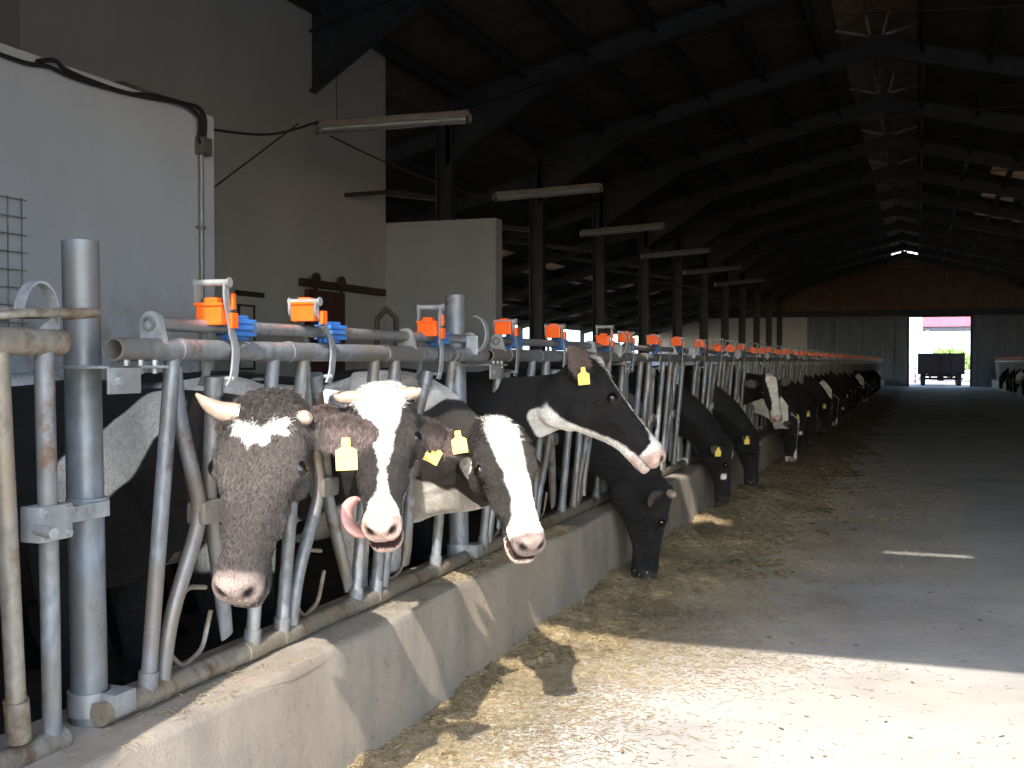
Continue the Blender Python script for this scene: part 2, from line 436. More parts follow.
# --- trusses every five metres
truss_y = [8.0 + 5 * i for i in range(13)]
def ibeam(bm, a, b, h, w):
    a = V(a); b = V(b); d = (b - a).normalized(); up = V((0, 1, 0)).cross(d); up = up if up.z > 0 else -up
    for s in (-1, 1): bar(bm, a + up * s * (h / 2 - .01), b + up * s * (h / 2 - .01), w, .02, up)
    bar(bm, a, b, .014, h - .02, up)
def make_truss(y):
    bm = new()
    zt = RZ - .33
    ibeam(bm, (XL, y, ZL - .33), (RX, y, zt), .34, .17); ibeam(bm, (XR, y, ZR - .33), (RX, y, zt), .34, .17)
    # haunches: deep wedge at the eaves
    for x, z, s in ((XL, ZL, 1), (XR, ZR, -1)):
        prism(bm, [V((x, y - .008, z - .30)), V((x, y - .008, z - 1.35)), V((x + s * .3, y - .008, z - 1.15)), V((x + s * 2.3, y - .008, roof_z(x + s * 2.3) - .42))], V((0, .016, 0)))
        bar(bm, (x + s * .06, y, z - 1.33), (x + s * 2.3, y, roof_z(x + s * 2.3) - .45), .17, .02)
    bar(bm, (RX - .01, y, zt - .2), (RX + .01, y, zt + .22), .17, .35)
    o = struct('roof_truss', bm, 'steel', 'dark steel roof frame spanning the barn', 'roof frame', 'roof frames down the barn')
    bm = new(); tube(bm, [(RX, y, zt - .15), (RX, y, zt - .85)], .012, 6); tube(bm, [(RX - 3.2, y, roof_z(RX - 3.2) - .5), (RX, y, zt - .8), (RX + 3.4, y, roof_z(RX + 3.4) - .5)], .01, 6)
    link('tie_rod', bm, 'rustbar', o)
    bm = new()
    for s in (-1, 1): bar(bm, (RX + s * .1, y, RZ - .12), (RX + s * (gap + .05), y, zl + .25), .05, .05); bar(bm, (RX + s * .1, y, RZ - .15), (RX + s * .22, y, RZ + .35), .04, .04)
    link('ridge_bracket', bm, 'zinc', o)
    return o
t0 = make_truss(truss_y[0])
for y in truss_y[1:]: dup(t0, (0, y - truss_y[0], 0))
# columns and aisle rafters
def make_col(y):
    bm = new(); 
    for s in (-1, 1): box(bm, (XL + s * .14 - .012, y - .11, 0), (XL + s * .14 + .012, y + .11, ZL - .4))
    box(bm, (XL - .14, y - .008, 0), (XL + .14, y + .008, ZL - .4)); box(bm, (XL - .2, y - .17, 0), (XL + .2, y + .17, .03))
    return struct('column', bm, 'steel', 'dark steel column on the left column line', 'column', 'columns along the left aisle')
def make_aisle(y):
    bm = new(); ibeam(bm, (XL, y, ZL - .8), (XO, y, ZO - .22), .28, .14)
    bar(bm, (XL - .1, y, ZL - 1.9), (XL - 2.6, y, roof_z(XL - 2.6) - .35), .1, .1)
    for s in (-1, 1): box(bm, (XO + s * .09 - .01, y - .08, 0), (XO + s * .09 + .01, y + .08, ZO - .1))
    box(bm, (XO - .09, y - .01, 0), (XO + .09, y + .01, ZO - .1))
    return struct('aisle_rafter', bm, 'steel', 'dark steel rafter and post of the open side aisle', 'rafter', 'rafters of the side aisle')
c0 = make_col(18.0); a0 = make_aisle(18.0)
for y in truss_y[3:]: dup(c0, (0, y - 18, 0)); dup(a0, (0, y - 18, 0))
# purlins
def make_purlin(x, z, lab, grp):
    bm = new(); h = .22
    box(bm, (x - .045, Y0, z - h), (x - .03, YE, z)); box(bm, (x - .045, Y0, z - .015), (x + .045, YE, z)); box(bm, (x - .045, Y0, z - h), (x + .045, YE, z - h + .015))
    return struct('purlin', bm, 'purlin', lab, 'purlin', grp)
for i in range(6):
    x = XL + .35 + i * 1.12; make_purlin(x, roof_z(x) - .09, 'dark purlin under the left roof slope', 'purlins of the left slope')
for i in range(6):
    x = RX + .85 + i * 1.2; make_purlin(x, roof_z(x) - .09, 'dark purlin under the right roof slope', 'purlins of the right slope')
for i in range(6):
    x = XL - 1.2 - i * 1.45; make_purlin(x, roof_z(x) - .01, 'dark purlin under the side aisle roof', 'purlins of the side aisle')
if True:
    for h in SKR: skyl(h[0], h[1], h[2], h[3], 'skylights of the right slope', 'small translucent skylight in the right roof slope')
if True:
    for h in SKA: skyl(h[0], h[1], h[2], h[3], 'skylights of the side aisle', 'small translucent skylight in the side aisle roof')
# low wall outside of the aisle
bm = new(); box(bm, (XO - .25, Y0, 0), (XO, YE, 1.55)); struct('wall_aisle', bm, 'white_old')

# ------------------------------------------------------------------ things on the walls
def wallpt(u, v, X, off=0): p = onX(u, v, X); p.x = X + off; return p
# cables on top of the white wall, conduit and junction box
root = empty('wall_cables', (XW, 7.6, 3.5), 'black cable bundle lying along the top of the white wall', 'cable')
def wl(u, v, o=.03): return wallpt(u, v, XW, o)
c_ = [[(-30, 45), (20, 63), (45, 67), (70, 78), (110, 90), (140, 97), (165, 101), (190, 106), (199, 114), (198, 133), (199, 141)],
      [(32, 62), (50, 61), (66, 73), (120, 93), (150, 96), (180, 104), (194, 108), (201, 120), (200, 141)],
      [(130, 94), (160, 99), (182, 107), (193, 116), (194, 130), (193, 140), (196, 144)],
      [(145, 98), (175, 105), (188, 113), (196, 126), (199, 142)]]
for i, c in enumerate(c_):
    bm = new(); tube(bm, smooth_path([wl(u, v, .03 + .012 * i) for u, v in c], 4), .016 if i < 2 else .012, 8); link('cable', bm, 'black', root, True)
p = wl(199, 147, 0); bm = new(); box(bm, (XW, p.y - .06, p.z - .07), (XW + .09, p.y + .06, p.z + .07), .008); link('junction_box', bm, 'lamp', root)
bm = new(); a = wl(198, 152, .03); b = V((XW + .03, a.y, .4)); cyl(bm, a, b, .022)
for z in (2.6, 2.0, 1.6): box(bm, (XW, a.y - .04, z - .012), (XW + .05, a.y + .04, z + .012))
link('conduit', bm, 'zinc', root, True)
# small board lying on the wall head
p = wl(152, 93, -.15); bm = new(); box(bm, (XW - .24, p.y - .28, 3.552), (XW - .05, p.y + .3, 3.60), .005)
tag(link('board', bm, 'lamp'), 'short grey board lying on top of the white wall', 'board')
# wire mesh at the left edge of the white wall
p1 = wl(18, 198); p0 = V((XW + .03, p1.y - .75, 1.75)); bm = new()
for i in range(7): y = p1.y - i * .12; cyl(bm, (XW + .03, y, 1.7), (XW + .03, y, p1.z), .0045, 6)
for i in range(9): z = p1.z - .015 - i * .115; cyl(bm, (XW + .04, p1.y - .76, z), (XW + .04, p1.y + .03, z), .0045, 6)
tag(link('wire_mesh', bm, 'zinc'), 'thin wire mesh panel on the white wall at the left edge', 'wire mesh')
# maroon sliding door on its track, on the rear wall
a = wallpt(303, 289, XB); b = wallpt(340, 289, XB); 
root = empty('sliding_door', (XB + .06, (a.y + b.y) / 2, .1), 'dark maroon sliding door hung on the rear white wall', 'door')
bm = new(); box(bm, (XB + .02, a.y, .1), (XB + .08, b.y, a.z), .01)
for i in range(1, 6): y = a.y + (b.y - a.y) * i / 6; box(bm, (XB + .078, y - .01, .15), (XB + .09, y + .01, a.z - .05))
link('door_panel', bm, 'maroon', root)
e = wallpt(381, 297, XB); zt = a.z + .03
bm = new(); box(bm, (XB + .02, a.y - .15, zt), (XB + .09, e.y, zt + .1), .01); link('track', bm, 'rustbar', root)
for y in (a.y + .15, b.y - .15):
    bm = new(); cyl(bm, (XB + .09, y, zt + .1), (XB + .13, y, zt + .1), .09); box(bm, (XB + .09, y - .03, zt - .12), (XB + .11, y + .03, zt + .1)); link('hanger', bm, 'rustbar', root)
# shallow vent slot and hatch outline
p = wallpt(248, 294, XB); bm = new(); box(bm, (XB, p.y - .28, p.z - .03), (XB + .04, p.y + .3, p.z + .03), .005)
tag(link('wall_slot', bm, 'rustbar'), 'narrow dark slot high on the rear white wall', 'wall slot')
a = wallpt(237, 306, XB); b = wallpt(252, 306, XB); root = None
bm = new(); z1 = a.z; z0 = z1 - .75
for lo, hi in (((a.y, z0), (a.y + .025, z1)), ((b.y, z0), (b.y + .025, z1)), ((a.y, z1), (b.y + .025, z1 + .025)), ((a.y, z0), (b.y, z0 + .025))):
    box(bm, (XB, lo[0], lo[1]), (XB + .03, hi[0], hi[1]))
o = tag(link('wall_hatch', bm, 'rustbar'), 'small hatch with a dark frame on the rear white wall', 'hatch')
bm = new(); box(bm, (XB, a.y + .02, z0 + .02), (XB + .015, b.y + .005, z1)); link('hatch_panel', bm, 'white_old', o)
# rod sticking out of the rear wall
p = wallpt(345, 195, XB); bm = new(); cyl(bm, (XB, p.y, p.z), (XB + .95, p.y, p.z + .01), .03, 8)
tag(link('wall_rod', bm, 'rustbar'), 'dark rod sticking out near the end of the rear wall', 'rod')
# house shaped steel hoop behind the feed rail
D = 8.2
pts = [at(377, 345, D), at(377, 319, D), at(386, 309, D), at(396, 318, D), at(396, 348, D)]; pts[0].z = .0; pts[-1].z = .0
bm = new(); tube(bm, fillet(pts, .012, 2), .02, 8); tag(link('steel_hoop', bm, 'rustbar', None, True), 'dark house shaped steel hoop standing behind the feed rail', 'hoop')

# ------------------------------------------------------------------ lamps and wires
def make_lamp(a, b, lab):
    c = (a + b) / 2; root = empty('fluorescent_lamp', c, lab, 'lamp', 'lamps hung along the left of the alley')
    d = (b - a).normalized(); 
    bm = new(); bar(bm, a + V((0, 0, .035)), b + V((0, 0, .035)), .13, .07, V((0, 0, 1)), .012); link('casing', bm, 'lamp', root)
    bm = new(); tube(bm, [a + d * .03 + V((0, 0, -.02)), b - d * .03 + V((0, 0, -.02))], .062, 14, flat=[(1, .8)] * 2); link('lamp_cover', bm, 'lamp_lens', root, True)
    for e, s in ((a, -1), (b, 1)):
        bm = new(); tube(bm, [e + d * s * -.01 + V((0, 0, -.01)), e + d * s * .035 + V((0, 0, -.01))], .07, 12, flat=[(1, .95), (.8, .75)]); link('end_cap', bm, 'lamp', root, True)
    bm = new()
    for e, s in ((a, 1), (b, -1)): q = e + d * s * .2; tube(bm, [q + V((0, 0, .06)), V((q.x, q.y, roof_z(q.x) - .05))], .004, 5)
    link('hanger_wire', bm, 'black', root)
    return root
l1 = make_lamp(at(318, 128, 12.2), at(468, 117, 12.5), 'fluorescent lamp nearest the camera, hanging right of the rear wall')
labs = ['second fluorescent lamp, hanging above the return wall', 'third fluorescent lamp back, dim and small under the roof', 'fourth fluorescent lamp back, faint under the dark roof', 'fluorescent lamp hanging deep in the dark barn', 'fluorescent lamp hanging deep in the dark barn']
for i in range(5): dup(l1, (.12 * (i == 0), 5.1 * (i + 1), -.05), labs[i])
def wire(name, pts, r, lab, m='black'):
    bm = new(); tube(bm, smooth_path(pts, 5), r, 6); tag(link(name, bm, m, None, True), lab, 'cable')
q = wallpt(217, 128, XW, -.1); e1 = at(320, 124, 12.2)
wire('power_cable', [q, (q + e1) / 2 + V((0, 0, -.08)), e1 + V((0, 0, .03))], .013, 'black power cable from the white wall to the nearest lamp')
wire('stay_wire', [wallpt(217, 192, XW, -.1), at(298, 124, 12.0)], .008, 'thin rusty wire slanting up from the white wall to the power cable', 'rustbar')
wire('stay_wire', [at(330, 136, 12.2), at(420, 176, 14), at(520, 204, 18), at(640, 214, 26), at(760, 220, 38)], .010, 'thin rusty wire running back from the nearest lamp', 'rustbar')
wire('tension_wire', [V((XL, 20.5, 5.5)), V((RX, 20.5, 5.7)), V((XR, 20.5, 5.9))], .008, 'thin wire strung across the barn below the roof frames', 'rustbar')

# ------------------------------------------------------------------ beyond the far doorway
def trailer():
    x0, x1, y0 = -.02, 2.78, YE + 3.0
    root = empty('farm_trailer', ((x0 + x1) / 2, y0 + 2, -.02), 'dark farm trailer parked in the far doorway', 'trailer')
    bm = new()
    for lo, hi in (((x0, y0, .76), (x1, y0 + .08, 2.05)), ((x0, y0 + 4.2, .76), (x1, y0 + 4.28, 2.05)), ((x0, y0, .76), (x0 + .08, y0 + 4.28, 2.05)), ((x1 - .08, y0, .76), (x1, y0 + 4.28, 2.05)), ((x0, y0, .72), (x1, y0 + 4.28, .8))): box(bm, lo, hi, .01)
    link('trailer_body', bm, 'trailer', root)
    bm = new(); box(bm, (x0 + .02, y0 - .05, .80), (x1 - .02, y0 - .003, 2.0), .01)
    for i in range(5): x = x0 + .1 + i * (x1 - x0 - .2) / 4; box(bm, (x - .04, y0 - .09, .74), (x + .04, y0 - .04, 2.06))
    link('tailgate', bm, 'trailer', root)
    bm = new()
    for x in (x0 + .75, x1 - .75): box(bm, (x - .06, y0 + .1, .55), (x + .06, y0 + 5.2, .74))
    for y in (y0 + .4, y0 + 2, y0 + 3.6): box(bm, (x0 + .4, y - .05, .56), (x1 - .4, y + .05, .68))
    bar(bm, (x0 + .75, y0 + 4.2, .75), ((x0 + x1) / 2, y0 + 6, .6), .1, .1); bar(bm, (x1 - .75, y0 + 4.2, .75), ((x0 + x1) / 2, y0 + 6, .6), .1, .1)
    link('chassis', bm, 'trailer', root)
    for y in (y0 + .75, y0 + 3.4):
        bm = new(); cyl(bm, (x0 + .1, y, .42), (x1 - .1, y, .42), .06); box(bm, ((x0 + x1) / 2 - .18, y - .1, .3), ((x0 + x1) / 2 + .18, y + .1, .55), .03)
        for x in (x0 + .75, x1 - .75): box(bm, (x - .05, y - .35, .5), (x + .05, y + .35, .58)); box(bm, (x - .05, y - .05, .42), (x + .05, y + .05, .72))
        link('axle', bm, 'trailer', root)
        for x in (x0 + .32, x1 - .32):
            bm = new(); tube(bm, [(x - .15, y, .42), (x - .12, y, .42), (x + .12, y, .42), (x + .15, y, .42)], [.33, .44, .44, .33], 24)
            w = link('wheel', bm, 'black', root, True)
            bm = new(); cyl(bm, (x - .16, y, .42), (x + .16, y, .42), .2); link('rim', bm, 'trailer', w)
trailer()
ys = YE + 15
root = empty('open_shed', (4, ys, 0), 'open shed with a pink red roof beyond the far doorway', 'shed')
bm = new(); prism(bm, [V((.35, ys, 4.2)), V((.35, ys + 7, 5.2)), V((.35, ys + 7, 5.3)), V((.35, ys - .0, 4.35))], V((9, 0, 0))); box(bm, (.3, ys - .1, 4.1), (9.4, ys, 4.9)); link('roof', bm, 'redroof', root)
bm = new(); box(bm, (.3, ys, 3.75), (9.4, ys + .2, 4.1)); link('beam', bm, 'steel', root)
for x in (.65, 4.1, 7.6):
    for y in (ys + .1, ys + 6.5):
        bm = new(); box(bm, (x - .11, y - .11, 0), (x + .11, y + .11, 3.8)); bar(bm, (x, y, 3.2), (x + (.5 if x < 7 else -.5), y, 3.75), .1, .1); link('post', bm, 'lightwall', root)
root = empty('yard_fence', (-1.0, YE + 9, 0), 'small rusty fence in the yard left of the trailer', 'fence')
for i in range(6):
    bm = new(); box(bm, (-1.9 + i * .42, YE + 9, 0), (-1.82 + i * .42, YE + 9.08, 1.5)); link('post', bm, 'redroof', root)
for z in (.5, 1.0, 1.4):
    bm = new(); box(bm, (-1.95, YE + 8.97, z), (.35, YE + 9.0, z + .07)); link('rail', bm, 'redroof', root)
def tree(x, y, h, r, lab):
    root = empty('tree', (x, y, -.02), lab, 'tree')
    bm = new(); tube(bm, [(x, y, -.1), (x + .1, y, h * .35), (x, y, h * .7)], [.22, .16, .06], 8); link('trunk', bm, 'bark', root, True)
    bm = new()
    for k in range(170):
        a = random.uniform(0, 6.28); u_ = random.uniform(-1, 1); q = random.uniform(.55, 1.0) * r; s = math.sqrt(1 - u_ * u_)
        c = V((x + q * s * math.cos(a), y + q * s * math.sin(a), h * .62 + q * u_ * .62))
        bmesh.ops.create_icosphere(bm, subdivisions=1, radius=random.uniform(.22, .42), matrix=Matrix.Translation(c) @ Matrix.Rotation(random.uniform(0, 3), 4, V((1, .3, .7))) @ Matrix.Diagonal((1, 1, .55, 1)))
    link('crown', bm, 'leaf', root)
tree(2.6, YE + 34, 2.6, 1.7, 'green tree seen above the parked trailer'); tree(5.6, YE + 40, 2.5, 1.5, 'green tree at the right edge of the far doorway')
bm = new()
prism(bm, [V((-90, 185, -1))] + [V((-90 + i * 9, 185, 6 + 3.2 * math.sin(i * .7) + 1.5 * math.sin(i * 1.9))) for i in range(21)] + [V((90, 185, -1))], V((0, 3, 0)))
struct('hills', bm, 'hill', 'hazy pale hills far beyond the doorway', 'hills')
# ------------------------------------------------------------------ FEED FENCE
def FX(z): return -2.12 + .0895 * (z - .58)
def FP(y, z, off=0): return V((FX(z) + off, y, z))
def fpx(u, v, off=0):
    r = FW + RT * ((u - 512) / F) - UP * ((v - 384) / F)
    s = (-2.12 + .0895 * (CAM.z - .58)) / (r.x - .0895 * r.z); p = CAM + r * s; p.x += off; return p
ZT, ZB, ZR_ = 1.535, .522, 1.61     # top rail, bottom rail, lock rod

def add_latch(root, y, lean, tall):
    """strap frame straddling the top rail with an orange block"""
    top = y - .035 - lean; zt = 1.745 if tall else 1.715
    path = [(y + .0, 1.425), (y + .018, 1.455), (y + .022, 1.50), (y + .018, 1.545), (y - .004, 1.585), (y - .012 - lean * .4, 1.62), (top + .004, zt - .05), (top, zt)]
    bm = new()
    for off, n in ((.045, 0), (-.058, 1)):
        pts = smooth_path([FP(a, b, off) for a, b in path], 3)
        strap(bm, pts, [.034 - .008 * (i > len(pts) * .55) for i in range(len(pts))], .007, (0, 1, -.15))
    tube(bm, [FP(top, zt - .004, .052), FP(top, zt - .004, -.064)], .011, 10)
    for off in (.054, -.066): tube(bm, [FP(top, zt - .004, off), FP(top, zt - .004, off + .004)], .016, 8)
    tube(bm, [FP(y + .012, 1.448, .055), FP(y + .012, 1.448, -.066)], .008, 8)
    o = link('latch', bm, 'zinc', root, True)
    zb = 1.625 if tall else 1.655
    f = (zb + .03 - 1.6) / (zt - 1.6); yb = y - .01 + (top - y) * f
    bm = new()
    # open fronted block: body, lip, knob and side tab
    sh = -lean * .5
    A = [V((FX(zb) + x, yb + yy + (zz - zb) * sh * 6, zz)) for x, yy, zz in []]
    box(bm, (FX(zb) - .052, yb - .028, zb - .012), (FX(zb) + .038, yb + .012, zb + .052), .006)
    box(bm, (FX(zb) - .055, yb - .034, zb + .046), (FX(zb) + .041, yb + .016, zb + .056), .003)
    box(bm, (FX(zb) - .03, yb - .02, zb + .05), (FX(zb) + .018, yb + .008, zb + .072), .006)
    box(bm, (FX(zb) + .05, yb - .004, zb - .022), (FX(zb) + .062, yb + .03, zb + .025), .004)
    if tall: box(bm, (FX(zb) + .05, yb + .004, zb + .035), (FX(zb) + .060, yb + .02, zb + .085), .003)
    link('latch_block', bm, 'orange', o)
def add_sleeve(root, y):
    bm = new(); tube(bm, [FP(y - .05, ZR_, -.03), FP(y + .05, ZR_, -.03)], .030, 14)
    for k in range(10):
        a = k * 2 * math.pi / 10; c = math.cos(a); s = math.sin(a); e = .055 if k % 2 else .035
        p = FP(y, ZR_, -.03) + V((c, 0, s)) * .034; box(bm, (p.x - .007, y - .06, p.z - .007), (p.x + .007, y + e + .01, p.z + .007), .002)
    link('blue_sleeve', bm, 'blue', root)
def add_upright(root, a, b, r=.0235, m='galv'):
    bm = new(); tube(bm, [a, b], r, 14); tube(bm, [b, b + (a - b).normalized() * .06], r + .006, 14)
    link('upright', bm, m, root, True)
def add_place(root, A, yl, lean, tall, piv, D):
    add_upright(root, FP(A + .005, ZT - .02), FP(A - .005, ZB + .01))
    bm = new(); tube(bm, fillet([FP(A + .012, 1.49), FP(A + .045, 1.36), FP(A + .205, 1.03), FP(A + .075, .72), FP(A + .062, ZB)], .09, 5), .0235, 14); link('neck_bar', bm, 'galv', root, True)
    # pivoting bar with flattened foot
    p0 = FP(yl - .01, 1.445, -.006); p1 = FP(A + .245, 1.10, -.01); p2 = FP(A + .275, .99, -.01); p3 = FP(piv, .60, -.01)
    pts = fillet([p0, p1, p2, p3], .06, 4); n = len(pts)
    fl = [(1, 1)] * (n - 1) + [(1.35, .35)]
    pts.insert(n - 1, pts[-1] + (pts[-2] - pts[-1]) * .25); fl.insert(0, (1, 1))
    bm = new(); tube(bm, pts, .024, 14, flat=fl); tube(bm, [p0 + V((0, 0, .01)), p0 + (p1 - p0) * .14], .03, 12); link('pivot_bar', bm, 'galv', root, True)
    # clamp
    c = FP(A + .222, 1.035); d = V((.0895, 0, 1)).normalized()
    bm = new(); tube(bm, [c - d * .038, c + d * .038], 1.0, 20, flat=[(.034, .058), (.034, .058)]) if False else box(bm, (c.x - .036, c.y - .055, c.z - .037), (c.x + .036, c.y + .062, c.z + .037), .022)
    link('clamp', bm, 'galv', root, True)
    # bent stop rod
    bm = new(); tube(bm, fillet([FP(A + .085, .70, -.02), FP(A + .2, .80, -.035), FP(A + .30, .78, -.035)], .03, 3), .008, 8)
    tube(bm, fillet([FP(A + .09, .635, -.02), FP(A + .20, .545, -.03), FP(A + .30, .58, -.03), FP(A + .33, .70, -.03)], .03, 3), .008, 8)
    link('stop_rod', bm, 'galv_rusty', root, True)
    add_upright(root, FP(D + .002, ZT - .02), FP(D, ZB + .01), .0235)
    add_latch(root, yl, lean, tall); add_sleeve(root, yl + .125)
def panel(ys, ye, places, label, first=False):
    root = empty('headlock_panel', (FX(.5), (ys + ye) / 2, ZB - .03), label, 'feed fence', 'headlock panels along the feed kerb')
    bm = new()
    tube(bm, [FP(ys, ZT), FP(ye, ZT)], .033, 18, inner=.026)
    for y in [ys + .28] + [p[0] + .64 for p in places[:-1]] + [ye - .4]:
        tube(bm, [FP(y - .012, ZT), FP(y + .012, ZT)], .0365, 18)
    link('top_rail', bm, 'galv', root, True)
    bm = new(); tube(bm, [FP(ys + .04, ZB), FP(ye - .03, ZB)], .033, 16)
    for p in places:
        for y in (p[0] + .03, p[5]): tube(bm, [FP(y - .05, ZB), FP(y + .05, ZB)], .036, 14)
    link('bottom_rail', bm, 'galv_rusty', root, True)
    bm = new(); tube(bm, [FP(ys + .17, ZR_, -.03), FP(ye - .1, ZR_, -.03)], .021, 12, inner=.015); link('lock_rod', bm, 'galv', root, True)
    for y in (ys + .19, (places[2][0] + .16) if len(places) > 2 else ye - .6, ye - .12):
        bm = new(); c = FP(y, ZR_, -.03)
        o = [V((c.x + .036 * math.cos(t), y - .008, c.z + .036 * math.sin(t))) for t in [i * math.pi / 8 for i in range(9)]]
        o += [V((c.x - .036, y - .008, ZT)), V((c.x + .036 + .02, y - .008, ZT))]
        prism(bm, o, V((0, .016, 0))); link('rod_bracket', bm, 'zinc', root)
    # end bracket bolted to the post
    bm = new(); a = FP(ys, ZT - .045)
    box(bm, (a.x - .14, ys - .07, a.z - .008), (a.x + .045, ys + .18, a.z), .003); box(bm, (a.x + .037, ys - .07, a.z - .075), (a.x + .045, ys + .06, a.z), .003)
    for dy in (.03, .09, .15): cyl(bm, (a.x + .02, ys + dy, a.z - .022), (a.x + .02, ys + dy, a.z + .016), .009, 6)
    cyl(bm, (a.x + .03, ys - .035, a.z - .04), (a.x + .06, ys - .035, a.z - .04), .012, 6)
    link('end_bracket', bm, 'zinc', root)
    # half round lever at the far end of the rod
    bm = new(); c = FP(ye - .22, ZT + .03, -.01)
    strap(bm, [c + V((.04 + .085 * math.cos(t) * .7, .03, .07 + .085 * math.sin(t))) for t in [math.radians(d) for d in range(-80, 111, 15)]], .045, .006, (0, 1, 0))
    box(bm, (c.x + .0, c.y + .005, c.z - .03), (c.x + .06, c.y + .012, c.z + .06), .003); link('lever', bm, 'zinc', root)
    for p in places: add_place(root, *p)
    return root
#            A     latch  lean tall  pivot foot  D
P1 = [(2.72, 2.955, .02, True, 3.125, 3.263), (3.455, 3.57, .085, False, 3.965, 4.008), (4.19, 4.555, .0, True, 4.49, 4.80)]
panel(2.47, 5.20, P1, 'headlock panel of grey pipes nearest the camera, just right of the tall front post')
P2 = [(5.42, 5.56, .05, False, 5.66, 5.95), (6.20, 6.40, .04, False, 6.62, 6.78), (7.04, 7.48, .0, True, 7.25, 7.60)]
panel(5.26, 7.97, P2, 'second headlock panel from the front post, behind the white jawed cow')
P3 = [(8.02, 8.13, .05, False, 8.40, 8.58), (8.86, 9.05, .05, False, 9.25, 9.40), (9.70, 9.98, .04, False, 10.1, 10.24)]
panel(8.0, 10.75, P3, 'third headlock panel from the front post, in half shade')
P4 = [(10.9, 11.1, .05, False, 11.3, 11.45), (11.75, 12.1, .0, True, 12.2, 12.32), (12.6, 12.95, .0, True, 13.0, 13.15)]
pan = panel(10.78, 13.5, P4, 'fourth headlock panel from the front post, deep in shade')
for k in range(1, 22): dup(pan, (0, 2.75 * k, 0), 'headlock panel receding into the dark end of the feed fence', 'far headlock panels of the left feed fence')

# posts
def post(y, label, x=-2.2, top=1.84, first=False):
    root = empty('fence_post', (x, y, .4), label, 'post', 'posts of the feed fence')
    bm = new(); tube(bm, [(x + .006, y, .3), (x - .018, y, top)], .0505, 24, inner=.045); link('pipe', bm, 'galv_post', root, True)
    for z in (.54,):
        bm = new(); tube(bm, [(x, y, z - .033), (x, y, z + .033)], .059, 20); box(bm, (x - .01, y - .02, z - .033), (x + .11, y + .07, z + .033), .012); cyl(bm, (x + .05, y - .04, z), (x + .05, y + .1, z), .012, 6)
        link('clamp_band', bm, 'zinc', root, True)
    return root
post(2.555, 'tall thick steel post nearest the camera, left of the headlock panels')
post(5.27, 'steel post behind the white blazed cows, second from the camera')
p3 = post(8.05, 'third post of the feed fence, mostly hidden by the black and white cow', top=1.70)
for k in range(1, 23): dup(p3, (0, 2.76 * k, 0), 'short steel post in the far part of the feed fence', 'far posts of the feed fence')

# gate at the left edge
root = empty('feed_gate', (FX(.5), 1.9, .35), 'galvanised pipe gate at the left edge, hung on the tall front post', 'gate')
yE = fpx(60, 345).y; yu = fpx(47, 500).y
bm = new(); tube(bm, [FP(1.3, ZT + .015), FP(yE, ZT + .015)], .034, 16, inner=.027); link('top_rail', bm, 'galv_rusty', root, True)
a = fpx(62, 738); zb = a.z
bm = new(); tube(bm, [FP(1.3, zb), FP(a.y, zb)], .034, 16); link('bottom_rail', bm, 'galv_rusty', root, True)
bm = new(); tube(bm, [fpx(44, 350), fpx(50, 600), fpx(53, 790)], .0245, 16); link('upright', bm, 'galv', root, True)
bm = new(); tube(bm, [fpx(-2, 350), fpx(18, 738)], .0245, 16); tube(bm, [fpx(16, 700), fpx(19, 740)], .031, 14); link('upright', bm, 'galv_rusty', root, True)
for y in (1.4, 1.62, 1.83):
    bm = new(); tube(bm, [FP(y, ZT), FP(y + .03, zb)], .0235, 14); link('upright', bm, 'galv', root, True)
c = fpx(47, 522); 
bm = new(); box(bm, (c.x - .03, c.y - .06, c.z - .045), (c.x + .034, c.y + .055, c.z + .045), .006)
for dy, dz in ((-.04, .03), (-.04, -.03), (.035, .03), (.035, -.03)): cyl(bm, (c.x + .03, c.y + dy, c.z + dz), (c.x + .045, c.y + dy, c.z + dz), .009, 6)
tube(bm, [(c.x + .02, c.y - .055, c.z - .01), (c.x + .085, c.y - .07, c.z - .015)], .014, 10)
box(bm, (c.x - .05, c.y + .05, c.z - .022), (c.x - .035, 2.54, c.z + .022), .004)
tube(bm, [(-2.2, 2.555, c.z - .024), (-2.2, 2.555, c.z + .024)], .058, 20)
link('hinge_clamp', bm, 'zinc', root, True)
# sliding bolt over the gate head
z = fpx(20, 313).z
bm = new(); tube(bm, fillet([FP(1.35, z - .02, -.02), FP(2.05, z - .012, -.02), FP(2.12, z + .0, .02), FP(2.36, z + .012, .03), FP(2.39, z + .010, .0), FP(2.36, z + .004, -.04), FP(2.15, z + .0, -.05)], .02, 3), .0115, 10); 
tube(bm, [FP(1.3, z - .0, -.05), FP(2.13, z + .0, -.05)], .02, 10)
link('bolt_rod', bm, 'galv_rusty', root, True)
c = fpx(38, 312)
bm = new(); o = [V((c.x - .02, c.y + .06 * math.cos(t) + .02, c.z - .005 + .08 * math.sin(t))) for t in [math.radians(d) for d in range(-35, 181, 15)]]
strap(bm, o, .03, .006, (1, 0, .0)); bar(bm, (c.x, c.y + .06, c.z - .03), (c.x, c.y - .0, ZT + .02), .05, .012, V((1, 0, 0)))
link('bolt_guide', bm, 'zinc', root)
